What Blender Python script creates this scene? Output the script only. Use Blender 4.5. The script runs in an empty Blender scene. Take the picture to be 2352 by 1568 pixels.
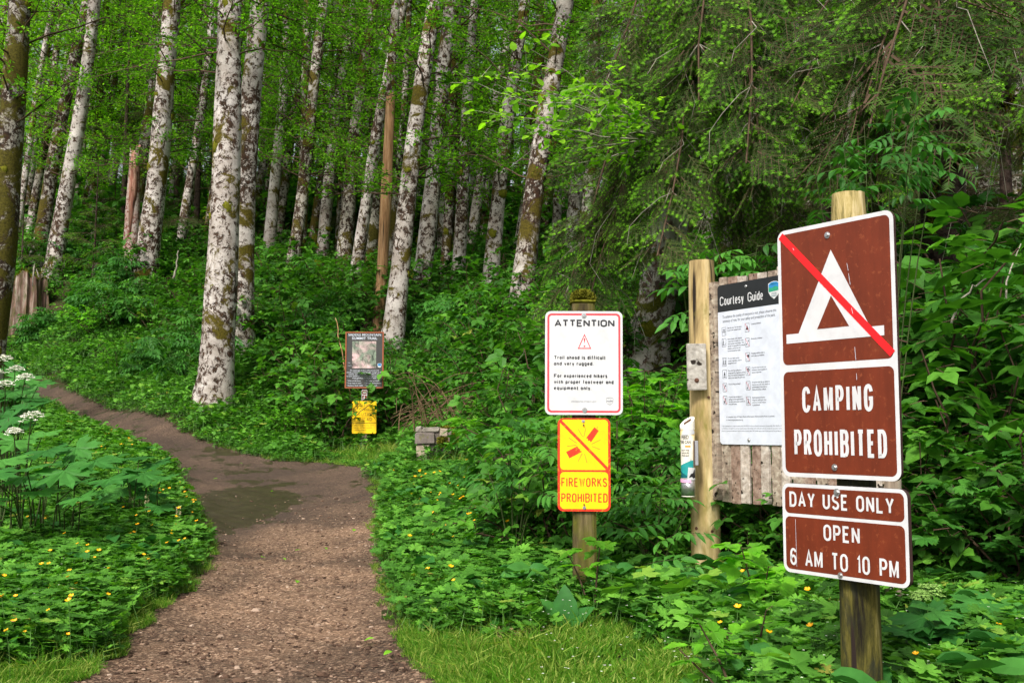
import bpy, math
import numpy as np
from mathutils import Matrix, Vector

# ------------------------------------------------------------------ camera, sky, sun, exposure
SC = bpy.context.scene
COL = SC.collection
F, CX, CY, TILT = 2370.0, 1176.0, 784.0, math.radians(4.92)      # reference frame 2352 x 1568
cam_data = bpy.data.cameras.new("camera")
cam_data.sensor_width = 36.0
cam_data.lens = 36.0 * F / 2352.0
cam_data.clip_end = 500
cam_data.clip_start = 0.05
cam = bpy.data.objects.new("camera", cam_data)
COL.objects.link(cam)
cam.rotation_euler = (math.pi / 2 + TILT, 0, 0)
SC.camera = cam

SUN_EL, SUN_AZ = math.radians(47), math.radians(203)
world = bpy.data.worlds.new("World")
SC.world = world
world.use_nodes = True
wn = world.node_tree
wn.nodes.clear()
sky = wn.nodes.new("ShaderNodeTexSky")
sky.sky_type = 'NISHITA'
sky.sun_disc = False
sky.sun_elevation = SUN_EL
sky.sun_rotation = SUN_AZ
sky.air_density = 1.0
sky.dust_density = 3.5
sky.ozone_density = 0.8
bg = wn.nodes.new("ShaderNodeBackground")
bg.inputs[1].default_value = 0.125
wo = wn.nodes.new("ShaderNodeOutputWorld")
bw = wn.nodes.new("ShaderNodeRGBToBW")        # thin bright cloud veil: mostly white light, a little blue left
wm_ = wn.nodes.new("ShaderNodeMixRGB")
wm_.inputs[0].default_value = 0.78
wn.links.new(sky.outputs[0], bw.inputs[0]); wn.links.new(sky.outputs[0], wm_.inputs[1]); wn.links.new(bw.outputs[0], wm_.inputs[2])
wn.links.new(wm_.outputs[0], bg.inputs[0])
wn.links.new(bg.outputs[0], wo.inputs[0])
sl = bpy.data.lights.new("sun", 'SUN')
sl.energy = 2.4
sl.angle = math.radians(11)
sl.color = (1.0, 0.95, 0.87)
so = bpy.data.objects.new("sun", sl)
COL.objects.link(so)
sd = Vector((math.sin(SUN_AZ) * math.cos(SUN_EL), math.cos(SUN_AZ) * math.cos(SUN_EL), math.sin(SUN_EL)))
so.rotation_euler = sd.to_track_quat('Z', 'Y').to_euler()
SC.view_settings.view_transform = 'Standard'
SC.view_settings.look = 'None'
SC.view_settings.gamma = 1
SC.view_settings.use_curve_mapping = False
SC.view_settings.exposure = 0.8

# ------------------------------------------------------------------ helpers
R = np.random.default_rng(7)
ct, st = math.cos(TILT), math.sin(TILT)

def P(px, py, Y):
    """point of the place at forward distance Y that the photo shows at px,py"""
    u, v = (px - CX) / F, (CY - py) / F
    k = Y / (ct - v * st)
    return np.array([u * k, Y, (st + v * ct) * k])

def proj(p):
    p = np.atleast_2d(p)
    d = p[:, 1] * ct + p[:, 2] * st
    w = -p[:, 1] * st + p[:, 2] * ct
    d = np.maximum(d, 1e-3)
    return CX + F * p[:, 0] / d, CY - F * w / d, d

class Geo:
    def __init__(s):
        s.V, s.L, s.n, s.Fs = [], [], 0, []
    def add(s, V, faces, mat=0, var=0.5, smooth=False):
        """faces: list of int arrays (k corners each) or list of tuples"""
        V = np.asarray(V, float).reshape(-1, 3)
        s.V.append(V)
        vv = np.broadcast_to(np.asarray(var, float), (len(V),)) if np.ndim(var) <= 1 else var
        s.L.append(np.array(vv, float))
        for f in (faces if isinstance(faces, list) and len(faces) and isinstance(faces[0], np.ndarray) and faces[0].ndim == 2 else group_faces(faces)):
            s.Fs.append((f + s.n, mat, smooth))
        s.n += len(V)
        return s
    def mesh(s, name, mats):
        me = bpy.data.meshes.new(name)
        V = np.concatenate(s.V)
        loops, starts, mi, sm = [], [], [], []
        off = 0
        for f, m, smo in s.Fs:
            k = f.shape[1]
            loops.append(f.ravel())
            starts.append(off + np.arange(len(f)) * k)
            off += len(f) * k
            mi.append(np.full(len(f), m)); sm.append(np.full(len(f), smo))
        loops = np.concatenate(loops); starts = np.concatenate(starts)
        me.vertices.add(len(V)); me.vertices.foreach_set("co", V.astype(np.float32).ravel())
        me.loops.add(len(loops)); me.loops.foreach_set("vertex_index", loops.astype(np.int32))
        me.polygons.add(len(starts)); me.polygons.foreach_set("loop_start", starts.astype(np.int32))
        me.polygons.foreach_set("material_index", np.concatenate(mi).astype(np.int32))
        me.polygons.foreach_set("use_smooth", np.concatenate(sm).astype(bool))
        me.update(calc_edges=True)
        at = me.attributes.new("var", 'FLOAT', 'POINT')
        at.data.foreach_set("value", np.concatenate(s.L).astype(np.float32))
        for m in (mats if isinstance(mats, (list, tuple)) else [mats]):
            me.materials.append(m)
        me.validate()
        return me
    def obj(s, name, mats, parent=None, M=None):
        return link(name, s.mesh(name, mats), parent, M)

def group_faces(faces):
    d = {}
    for f in faces:
        d.setdefault(len(f), []).append(f)
    return [np.array(v, int) for v in d.values()]

def link(name, data, parent=None, M=None):
    o = bpy.data.objects.new(name, data)
    COL.objects.link(o)
    if parent is not None:
        o.parent = parent
    if M is not None:
        o.matrix_basis = M
    return o

def tag(o, label=None, cat=None, group=None, kind=None):
    if label: o["label"] = label
    if cat: o["category"] = cat
    if group: o["group"] = group
    if kind: o["kind"] = kind
    return o

def empty(name, loc, label, cat, group=None):
    o = bpy.data.objects.new(name, None)
    o.empty_display_size = 0.1
    COL.objects.link(o)
    o.location = Vector(loc)
    return tag(o, label, cat, group)

def copy_tree(o, parent=None):
    c = o.copy()
    COL.objects.link(c)
    c.parent = parent
    for ch in list(o.children):
        copy_tree(ch, c)
    return c

def norm(v):
    v = np.asarray(v, float)
    return v / np.maximum(np.linalg.norm(v, axis=-1, keepdims=True), 1e-9)

def frames(ydir, nrm):
    """rotation matrices (n,3,3) whose columns are x,y,z with y=ydir and z near nrm"""
    y = norm(ydir)
    z = nrm - (nrm * y).sum(-1, keepdims=True) * y
    z = norm(z)
    x = np.cross(y, z)
    return np.stack([x, y, z], axis=-1)

def place(g, T, pos, M, scale, mat=None, var=None, smooth=False):
    """merge n copies of template T=(V, faces list, [mat per face list]) into g"""
    V, Fl, ms = T
    n = len(pos)
    if n == 0: return
    sc = np.broadcast_to(np.asarray(scale, float), (n,))
    W = np.einsum('nij,vj->nvi', M, V) * sc[:, None, None] + pos[:, None, :]
    k = len(V)
    if var is None: var = R.random(n)
    vv = np.repeat(np.broadcast_to(var, (n,)), k)
    base = g.n
    g.V.append(W.reshape(-1, 3)); g.L.append(vv); g.n += n * k
    offs = base + np.arange(n) * k
    for f, m in zip(Fl, ms):
        ff = (f[None, :, :] + offs[:, None, None]).reshape(-1, f.shape[1])
        g.Fs.append((ff, m if mat is None else mat, smooth))

def tube(g, pts, rad, sides=8, mat=0, var=0.5, cap=True, wob=0.0, smooth=True):
    pts = np.asarray(pts, float); n = len(pts)
    rad = np.broadcast_to(np.asarray(rad, float), (n,))
    t = norm(np.gradient(pts, axis=0))
    up = np.array([0., 0, 1]) if abs(t[:, 2]).mean() < 0.8 else np.array([0., 1, 0])
    a = norm(np.cross(t, up)); b = np.cross(t, a)
    an = np.arange(sides) * 2 * math.pi / sides
    w = 1 + wob * R.uniform(-1, 1, (n, sides)) if wob else np.ones((n, sides))
    V = pts[:, None, :] + (rad[:, None] * w)[..., None] * (np.cos(an)[None, :, None] * a[:, None, :] + np.sin(an)[None, :, None] * b[:, None, :])
    i = np.arange(n - 1)[:, None] * sides; j = np.arange(sides)[None, :]; j2 = (j + 1) % sides
    Q = np.stack([i + j, i + j2, i + sides + j2, i + sides + j], -1).reshape(-1, 4)
    fl = [Q]
    if cap:
        fl.append(np.array([list(range(sides))[::-1], list(range((n - 1) * sides, n * sides))]))
    g.add(V.reshape(-1, 3), fl, mat, var, smooth)

def box(g, lo, hi, mat=0, ch=0.0, var=0.5, jit=0.0):
    lo = np.asarray(lo, float); hi = np.asarray(hi, float)
    if ch <= 0:
        V = np.array([[x, y, z] for x in (0, 1) for y in (0, 1) for z in (0, 1)], float)
        V = lo + V * (hi - lo) + R.uniform(-1, 1, (8, 3)) * jit
        g.add(V, [(0, 1, 3, 2), (4, 6, 7, 5), (0, 4, 5, 1), (2, 3, 7, 6), (0, 2, 6, 4), (1, 5, 7, 3)], mat, var)
        return
    V, idx = [], {}
    for sx in (0, 1):
        for sy in (0, 1):
            for sz in (0, 1):
                s = (sx, sy, sz)
                for ax in range(3):
                    p = [(hi if s[k] else lo)[k] + (0 if k == ax else (-ch if s[k] else ch)) for k in range(3)]
                    idx[(s, ax)] = len(V); V.append(np.array(p) + R.uniform(-1, 1, 3) * jit)
    fc = []
    for ax in range(3):
        a, b = [k for k in range(3) if k != ax]
        for sgn in (0, 1):
            q = []
            for (u, v) in ((0, 0), (1, 0), (1, 1), (0, 1)):
                s = [0, 0, 0]; s[ax] = sgn; s[a] = u; s[b] = v
                q.append(idx[(tuple(s), ax)])
            flip = (sgn == 0) ^ (ax == 1)
            fc.append(tuple(q[::-1]) if flip else tuple(q))
    for ax in range(3):
        a, b = [k for k in range(3) if k != ax]
        for (u, v) in ((0, 0), (1, 0), (1, 1), (0, 1)):
            s0 = [0, 0, 0]; s0[a] = u; s0[b] = v; s1 = list(s0); s1[ax] = 1
            s0, s1 = tuple(s0), tuple(s1)
            fc.append((idx[(s0, a)], idx[(s0, b)], idx[(s1, b)], idx[(s1, a)]))
    for s in [(x, y, z) for x in (0, 1) for y in (0, 1) for z in (0, 1)]:
        fc.append((idx[(s, 0)], idx[(s, 1)], idx[(s, 2)]))
    g.add(np.array(V), fc, mat, var)

def rrect(w, h, r, n=6, x=0., y=0.):
    pts = []
    for cx, cy, a0 in ((w / 2 - r, h / 2 - r, 0), (-w / 2 + r, h / 2 - r, 90), (-w / 2 + r, -h / 2 + r, 180), (w / 2 - r, -h / 2 + r, 270)):
        for i in range(n + 1):
            a = math.radians(a0 + 90 * i / n)
            pts.append((x + cx + r * math.cos(a), y + cy + r * math.sin(a)))
    return pts

def prism(g, pts, z0, z1, mat=0, mside=None, var=0.5):
    n = len(pts)
    V = [(p[0], p[1], z1) for p in pts] + [(p[0], p[1], z0) for p in pts]
    g.add(V, [tuple(range(n)), tuple(range(2 * n - 1, n - 1, -1))], mat, var)
    g.add(V, [(i, i + n, (i + 1) % n + n, (i + 1) % n) for i in range(n)], mat if mside is None else mside, var)

def flat(g, pts, z, mat=0, var=0.5):
    g.add([(p[0], p[1], z) for p in pts], [tuple(range(len(pts)))], mat, var)

def ring(g, outer, inner, z, mat=0):
    n = len(outer)
    g.add([(p[0], p[1], z) for p in outer] + [(p[0], p[1], z) for p in inner],
          [(i, (i + 1) % n, (i + 1) % n + n, i + n) for i in range(n)], mat)

# ------------------------------------------------------------------ materials
class NT:
    def __init__(s, name):
        s.m = bpy.data.materials.new(name); s.m.use_nodes = True
        s.t = s.m.node_tree; s.t.nodes.clear()
        s.out = s.t.nodes.new("ShaderNodeOutputMaterial")
    def n(s, typ, **kw):
        nd = s.t.nodes.new(typ)
        for k, v in kw.items():
            if k.startswith("i_"):
                key = k[2:]
                key = int(key) if key.isdigit() else key.replace("_", " ")
                if isinstance(v, bpy.types.NodeSocket): s.t.links.new(v, nd.inputs[key])
                else: nd.inputs[key].default_value = v
            else: setattr(nd, k, v)
        return nd
    def l(s, a, b): s.t.links.new(a, b)
    def coord(s, scale=(1, 1, 1), rnd=True):
        tc = s.n("ShaderNodeTexCoord")
        mp = s.n("ShaderNodeMapping"); mp.inputs["Scale"].default_value = scale
        s.l(tc.outputs["Object"], mp.inputs["Vector"])
        if rnd:
            oi = s.n("ShaderNodeObjectInfo")
            mm = s.n("ShaderNodeVectorMath", operation='SCALE', i_0=(37., 91., 53.))
            s.l(oi.outputs["Random"], mm.inputs["Scale"])
            s.l(mm.outputs[0], mp.inputs["Location"])
        return mp.outputs[0]
    def noise(s, vec, scale, detail=4, rough=0.6, dist=0.0):
        nd = s.n("ShaderNodeTexNoise")
        s.l(vec, nd.inputs["Vector"])
        nd.inputs["Scale"].default_value = scale; nd.inputs["Detail"].default_value = detail
        nd.inputs["Roughness"].default_value = rough; nd.inputs["Distortion"].default_value = dist
        return nd.outputs[0]
    def ramp(s, fac, stops, interp='LINEAR'):
        r = s.n("ShaderNodeValToRGB"); s.l(fac, r.inputs[0])
        cr = r.color_ramp; cr.interpolation = interp
        while len(cr.elements) < len(stops): cr.elements.new(0.5)
        for e, (p, c) in zip(cr.elements, stops):
            e.position = p
            if not hasattr(c, '__len__'): c = (c, c, c)
            e.color = (c[0], c[1], c[2], 1)
        return r.outputs[0]
    def mix(s, fac, a, b, typ='MIX'):
        m = s.n("ShaderNodeMixRGB", blend_type=typ)
        for k, v in ((0, fac), (1, a), (2, b)):
            if isinstance(v, bpy.types.NodeSocket): s.l(v, m.inputs[k])
            elif k == 0: m.inputs[0].default_value = v
            else: m.inputs[k].default_value = (v[0], v[1], v[2], 1)
        return m.outputs[0]
    def bump(s, h, strength=0.5, dist=0.01):
        b = s.n("ShaderNodeBump"); b.inputs["Strength"].default_value = strength; b.inputs["Distance"].default_value = dist
        s.l(h, b.inputs["Height"]); return b.outputs[0]
    def bsdf(s, col, rough=0.8, spec=0.3, normal=None, metal=0.0, coat=0.0):
        b = s.n("ShaderNodeBsdfPrincipled")
        for k, v in (("Base Color", col), ("Roughness", rough), ("Metallic", metal), ("Specular IOR Level", spec), ("Coat Weight", coat)):
            if isinstance(v, bpy.types.NodeSocket): s.l(v, b.inputs[k])
            elif k == "Base Color": b.inputs[k].default_value = (v[0], v[1], v[2], 1)
            else: b.inputs[k].default_value = v
        if normal is not None: s.l(normal, b.inputs["Normal"])
        return b.outputs[0]
    def done(s, sh):
        s.l(sh, s.out.inputs[0]); return s.m

def leaf_mat(name, c0, c1, c2, trans=0.35, rough=0.5, spec=0.35, tcol=1.5):
    spec *= .5; rough += .08
    sat = lambda c: (c[0] * .95, c[1] * 1.06, c[2] * .72)
    c0, c1, c2 = [sat(c) for c in (c0, c1, c2)]
    c0 = tuple(v * .65 for v in c0); c2 = tuple(v * 1.1 for v in c2)
    t = NT(name)
    at = t.n("ShaderNodeAttribute", attribute_name="var")
    oi = t.n("ShaderNodeObjectInfo")
    a = t.n("ShaderNodeMath", operation='MULTIPLY', i_0=oi.outputs["Random"], i_1=0.3)
    b = t.n("ShaderNodeMath", operation='MULTIPLY_ADD', i_0=at.outputs["Fac"], i_1=0.7, i_2=a.outputs[0])
    col = t.ramp(b.outputs[0], [(0.05, c0), (0.45, c1), (0.82, c2), (0.97, (.3, .28, .05) if name in ('cover_leaf', 'alder_leaf', 'shrub_leaf') else c2)])
    tc = t.n("ShaderNodeTexCoord")
    nz = t.noise(tc.outputs["Object"], 14, 2)
    col = t.mix(0.5, col, t.ramp(nz, [(0.3, 0.55), (0.7, 1.35)]), 'MULTIPLY')
    p = t.bsdf(col, rough, spec)
    tr = t.n("ShaderNodeBsdfTranslucent")
    t.l(t.mix(1.0, col, (tcol * 1.15, tcol * 1.25, tcol * 0.45), 'MULTIPLY'), tr.inputs[0])
    ms = t.n("ShaderNodeMixShader"); ms.inputs[0].default_value = trans
    t.l(p, ms.inputs[1]); t.l(tr.outputs[0], ms.inputs[2])
    return t.done(ms.outputs[0])

def plain(name, c, rough=0.6, spec=0.3, metal=0.0, noise=0.12, nscale=25, bump=0.0):
    t = NT(name)
    v = t.coord()
    nz = t.noise(v, nscale, 4)
    col = t.mix(1.0, c, t.ramp(nz, [(0.3, 1 - noise), (0.7, 1 + noise)]), 'MULTIPLY')
    return t.done(t.bsdf(col, rough, spec, t.bump(nz, bump, 0.003) if bump else None, metal))

def bark_mat(name, light, mid, dark, moss, dark_at=0.53, moss_at=0.62, bump=0.6):
    t = NT(name)
    v = t.coord()
    fine = t.noise(v, 30, 5, 0.7)
    n1 = t.noise(t.coord((1, 1, 0.85)), 9.5, 9, 0.8, 0.35)
    n2 = t.noise(v, 2.2, 6, 0.65, 0.5)
    n3 = t.noise(v, 19, 4, 0.6)
    base = t.mix(t.ramp(n2, [(0.35, 0), (0.65, 1)]), mid, light)
    base = t.mix(1.0, base, t.ramp(fine, [(0.25, 0.78), (0.7, 1.15)]), 'MULTIPLY')
    nl = t.noise(t.coord((1, 1, .5)), 1.1, 3, .6)
    n1 = t.n('ShaderNodeMath', operation='MULTIPLY_ADD', i_0=nl, i_1=.34, i_2=n1).outputs[0]
    n1 = t.n('ShaderNodeMath', operation='SUBTRACT', i_0=n1, i_1=.165).outputs[0]
    dm = t.ramp(n1, [(dark_at - .01, 0), (dark_at + 0.03, 1)])
    dcol = t.mix(t.ramp(n3, [(0.4, 0), (0.6, 1)]), dark, (dark[0] * 1.9, dark[1] * 1.5, dark[2] * 1.3))
    col = t.mix(dm, base, dcol)
    n4 = t.noise(v, 1.7, 7, 0.7, 0.8)
    mm = t.ramp(n4, [(moss_at, 0), (moss_at + 0.05, 1)])
    mcol = t.mix(t.ramp(fine, [(0.35, 0), (0.65, 1)]), (moss[0] * .35, moss[1] * .35, moss[2] * .4), moss)
    col = t.mix(mm, col, mcol)
    h = t.mix(0.5, fine, n1)
    return t.done(t.bsdf(col, 0.9, 0.15, t.bump(h, bump, 0.02)))

def wood_mat(name, a, b, c, zscale=0.12, scale=30, green=None, green_at=0.55, crack=True, dirs=(1, 1, None)):
    t = NT(name)
    v = t.coord((1, 1, zscale))
    g1 = t.noise(v, scale, 6, 0.65, 0.4)
    g2 = t.noise(v, scale * 2.3, 3, 0.6)
    col = t.ramp(g1, [(0.3, a), (0.5, b), (0.7, c)])
    col = t.mix(0.6, col, t.ramp(g2, [(0.3, 0.55), (0.65, 1.25)]), 'MULTIPLY')
    if crack:
        v2 = t.coord((1, 1, zscale * 0.5))
        cr = t.ramp(t.noise(v2, scale * 1.1, 2, 0.5, 0.2), [(0.33, 1), (0.375, 0)])
        col = t.mix(cr, col, (0.02, 0.014, 0.01))
    if green:
        vv = t.coord((1, 1, 0.35))
        gm = t.ramp(t.noise(vv, 5, 5, 0.65, 0.4), [(green_at, 0), (green_at + 0.15, 1)])
        col = t.mix(gm, col, green)
    return t.done(t.bsdf(col, 0.85, 0.2, t.bump(g1, 0.5, 0.006)))

M = {}
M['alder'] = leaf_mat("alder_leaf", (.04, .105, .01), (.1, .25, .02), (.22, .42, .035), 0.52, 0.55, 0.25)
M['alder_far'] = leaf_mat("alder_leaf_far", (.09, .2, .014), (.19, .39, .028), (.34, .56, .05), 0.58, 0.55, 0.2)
M['shrub'] = leaf_mat("shrub_leaf", (.025, .08, .013), (.06, .18, .027), (.13, .31, .04), 0.3, 0.45, 0.4)
M['elder'] = leaf_mat("elder_leaf", (.03, .1, .02), (.05, .17, .034), (.09, .25, .045), 0.3, 0.42, 0.4)
M['fresh'] = leaf_mat("fresh_leaf", (.05, .17, .014), (.11, .3, .025), (.2, .44, .04), 0.4, 0.45, 0.35)
M['cover'] = leaf_mat("cover_leaf", (.04, .12, .02), (.085, .23, .038), (.17, .37, .06), 0.3, 0.45, 0.35)
M['parsnip'] = leaf_mat("parsnip_leaf", (.022, .1, .025), (.04, .155, .038), (.075, .22, .05), 0.25, 0.45, 0.4)
M['grass'] = leaf_mat("grass_blade", (.045, .13, .01), (.1, .24, .02), (.36, .36, .12), 0.35, 0.5, 0.3)
M['needle'] = leaf_mat("needle_dark", (.022, .045, .01), (.045, .088, .018), (.09, .15, .03), 0.25, 0.5, 0.3)
M['tipneedle'] = leaf_mat("needle_fresh", (.08, .22, .015), (.15, .35, .02), (.24, .48, .035), 0.4, 0.5, 0.3)
M['bark'] = bark_mat("alder_bark", (.60, .545, .505), (.31, .265, .23), (.032, .021, .014), (.12, .095, .012), 0.51, 0.545)
M['bark2'] = bark_mat("alder_bark_dark", (.52, .475, .43), (.26, .22, .18), (.024, .015, .01), (.11, .085, .012), 0.485, 0.51)
M['bark3'] = bark_mat("alder_bark_mossy", (.46, .42, .37), (.22, .2, .17), (.022, .015, .01), (.1, .085, .012), 0.49, 0.47)
M['sprucebark'] = bark_mat("spruce_bark", (.085, .06, .045), (.05, .035, .028), (.018, .012, .01), (.05, .055, .01), 0.5, 0.56, 1.0)
M['greybark'] = bark_mat("grey_bark", (.62, .57, .5), (.36, .32, .27), (.07, .05, .04), (.13, .13, .015), 0.53, 0.56, 0.8)
M['twig'] = plain("twig_brown", (.085, .055, .035), 0.9, 0.15, noise=0.3)
M['palebranch'] = plain("branch_pale", (.3, .27, .22), 0.9, 0.15, noise=0.35)
M['stem'] = plain("green_stem", (.09, .2, .04), 0.6, 0.3)
M['darkstem'] = plain("dark_stem", (.05, .07, .02), 0.7, 0.2)
M['moss'] = plain("moss", (.13, .13, .013), 0.95, 0.05, noise=0.55, nscale=60, bump=1.0)
M['petal'] = plain("yellow_petal", (.9, .45, .0), 0.4, 0.4, noise=0.06)
M['white_petal'] = plain("white_petal", (.8, .8, .68), 0.7, 0.2, noise=0.15, nscale=60)
M['umbelgreen'] = plain("umbel_green", (.25, .42, .1), 0.7, 0.2, noise=0.3, nscale=60)

# ------------------------------------------------------------------ terrain: control points -> smooth height field
CP = [  # px, py, distance of bare ground
 (600,1568,4.7),(200,1560,4.75),(1000,1560,4.75),(600,1434,6),(640,1299,8),(640,1208,10),(620,1146,12),(720,1073,14.5),(560,1050,15),
 (430,1020,16),(300,975,17.5),(180,925,20),(100,895,22),(0,865,25),(-150,830,29),
 (0,1568,4.8),(150,1320,7.6),(-200,1300,8),(250,1170,10.5),(50,1120,11.5),(-100,1060,14),(60,990,17),
 (490,1000,16.6),(490,925,17.5),(300,935,19.5),(700,1040,16),(837,1040,16.4),(837,960,18.5),
 (130,640,28),(330,635,26),(0,640,29),(548,800,19.5),(700,800,22),(800,740,24),(870,770,22),(895,815,21),(960,730,23.5),(1115,740,24),(1190,770,20),
 (640,680,27),(480,680,27),
 (1000,1058,13.5),(1000,1110,12),(1100,1060,13),(950,1250,8.6),(1150,1250,8.3),(1100,1000,14.5),
 (1340,1410,6.1),(1340,1568,4.7),(1616,1365,6.9),(2036,1440,5.7),(1200,1480,5.4),
 (1500,1200,9),(1500,900,13.5),(1480,840,15),(1700,820,16.5),(2170,700,14),(2300,1290,8),(2352,1560,4.4),(2000,1200,9.5),(2300,900,12),(2600,1000,11),
 (1176,600,42),(400,560,42),(-200,560,42),(2000,600,42),(1600,640,28),(1500,760,20),
]
C3 = [P(*c) for c in CP]
C3 += [np.array(v, float) for v in ((0,1.5,-1.15),(0,-2,-1.18),(5,0,-1.05),(-5,1,-1.1),(0,-9,-1.2),(2.0,3.0,-1.08),(14,8,.1),(-12,9,-.5),(18,20,3),
      (60,80,18),(-60,80,18),(0,85,17),(60,20,8),(-60,30,9),(70,-20,3),(-70,-20,-1),(0,-40,-2),(-60,120,26),(60,120,26),(0,120,25))]
C3 = np.array(C3)
def _phi(r): return np.sqrt(r * r + 0.6)
_D = np.linalg.norm(C3[:, None, :2] - C3[None, :, :2], axis=-1)
_A = np.zeros((len(C3) + 3,) * 2)
_A[:len(C3), :len(C3)] = _phi(_D) - np.eye(len(C3)) * 0.15
_A[:len(C3), -3] = 1; _A[:len(C3), -2:] = C3[:, :2]; _A[-3, :len(C3)] = 1; _A[-2:, :len(C3)] = C3[:, :2].T
_W = np.linalg.solve(_A, np.concatenate([C3[:, 2], np.zeros(3)]))
def H(x, y):
    x = np.asarray(x, float); y = np.asarray(y, float); sh = x.shape
    x = x.ravel(); y = y.ravel(); out = np.empty(len(x))
    for i in range(0, len(x), 20000):
        a, b = x[i:i + 20000], y[i:i + 20000]
        r = np.hypot(a[:, None] - C3[None, :, 0], b[:, None] - C3[None, :, 1])
        out[i:i + 20000] = _phi(r) @ _W[:-3] + _W[-3] + a * _W[-2] + b * _W[-1]
    return out.reshape(sh)

def on_ground(px, py, y0=3.5, y1=70):
    ys = np.concatenate([np.linspace(y0, 20, 500), np.linspace(20, y1, 500)])
    u, v = (px - CX) / F, (CY - py) / F
    k = ys / (ct - v * st)
    h = H(u * k, ys) - (st + v * ct) * k
    i = np.argmax(h > 0) if (h > 0).any() else len(ys) - 1
    return np.array([u * k[i], ys[i], (st + v * ct) * k[i]])

PATH_PX = [(215,1540),(300,1460),(350,1405),(430,1350),(478,1290),(485,1240),(455,1160),(405,1090),(345,1040),(235,995),(130,945),(70,905),
           (-60,862),(-60,838),(85,872),(150,893),(300,945),(420,990),(520,1028),(640,1058),(730,1060),(850,1072),(850,1100),(868,1180),(862,1230),(880,1300),(890,1380),(905,1450),(960,1510),(1005,1568)]
PATH = [on_ground(*p)[:2] for p in PATH_PX]
PATH = np.array(PATH + [np.array([0.1, 3.3]), np.array([0.8, 1.0]), np.array([1.5, -8]), np.array([-3.5, -8]), np.array([-2.2, 1.0]), np.array([-2.1, 3.6])])
def path_dist(x, y):
    """signed distance to the path outline, negative on the path"""
    x = np.asarray(x, float).ravel(); y = np.asarray(y, float).ravel()
    ins = np.zeros(len(x), bool); d = np.full(len(x), 1e9)
    n = len(PATH)
    for i in range(n):
        a, b = PATH[i], PATH[(i + 1) % n]
        c = (a[1] > y) != (b[1] > y)
        with np.errstate(divide='ignore', invalid='ignore'):
            xi = (b[0] - a[0]) * (y - a[1]) / (b[1] - a[1] + 1e-12) + a[0]
        ins ^= c & (x < xi)
        ab = b - a
        t = np.clip(((x - a[0]) * ab[0] + (y - a[1]) * ab[1]) / (ab @ ab), 0, 1)
        d = np.minimum(d, np.hypot(x - a[0] - t * ab[0], y - a[1] - t * ab[1]))
    return np.where(ins, -d, d)

def wob(x, y, s=1.0):
    return (np.sin(x * 3.1 * s + 1.3 * np.sin(y * 2.3 * s)) + np.sin(y * 4.3 * s + 1.7 * np.sin(x * 2.9 * s)) + np.sin((x + y) * 7.7 * s)) / 3

def bgrid():
    th = np.concatenate([np.linspace(-2.9, -0.75, 40)[:-1], np.linspace(-0.75, 0.75, 420), np.linspace(0.75, 2.9, 40)[1:]])
    rr = np.concatenate([np.linspace(0.4, 3.5, 16)[:-1], 3.5 * (24 / 3.5) ** np.linspace(0, 1, 300), 24 * (150 / 24) ** np.linspace(0, 1, 50)[1:]])
    T, RR = np.meshgrid(th, rr)
    X = RR * np.sin(T); Y = RR * np.cos(T)
    return X, Y
GX, GY = bgrid()
GZ = H(GX, GY)
pd = path_dist(GX, GY).reshape(GX.shape) + 0.07 * wob(GX, GY, 1.7) + 0.03 * wob(GX + 3, GY, 5.1)
GZ = GZ - np.clip(-pd, 0, 0.25) * 0.12 + 0.008 * wob(GX, GY, 4)
nr, nc = GX.shape
V = np.stack([GX, GY, GZ], -1).reshape(-1, 3)
i, j = np.meshgrid(np.arange(nr - 1), np.arange(nc - 1), indexing='ij')
Q = np.stack([i * nc + j, i * nc + j + 1, (i + 1) * nc + j + 1, (i + 1) * nc + j], -1).reshape(-1, 4)[:, ::-1]
onp = (pd.ravel()[Q].mean(1) < 0)
# wetness of the bare path: the shallow puddle on its left side
wx, wy, _ = on_ground(515, 1165)
wet = np.exp(-(((V[:, 0] - wx) / 0.75) ** 2 + ((V[:, 1] - wy) / 2.1) ** 2) ** 1.2)
wet = np.maximum(wet, .36 / (1 + np.exp(-(V[:, 1] - 12.6 - V[:, 0] * 1.2) * 1.4)))

def ground_mat():
    t = NT("forest_ground")
    tc = t.n("ShaderNodeTexCoord"); v = tc.outputs["Object"]
    n1 = t.noise(v, 6, 6, 0.7); n2 = t.noise(v, 40, 4, 0.7)
    col = t.mix(t.ramp(n1, [(0.4, 0), (0.6, 1)]), (.03, .04, .012), (.05, .035, .02))
    col = t.mix(t.ramp(n2, [(0.55, 0), (0.65, 1)]), col, (.06, .1, .02))
    return t.done(t.bsdf(col, 0.95, 0.1, t.bump(n2, 0.8, 0.03)))

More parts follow.
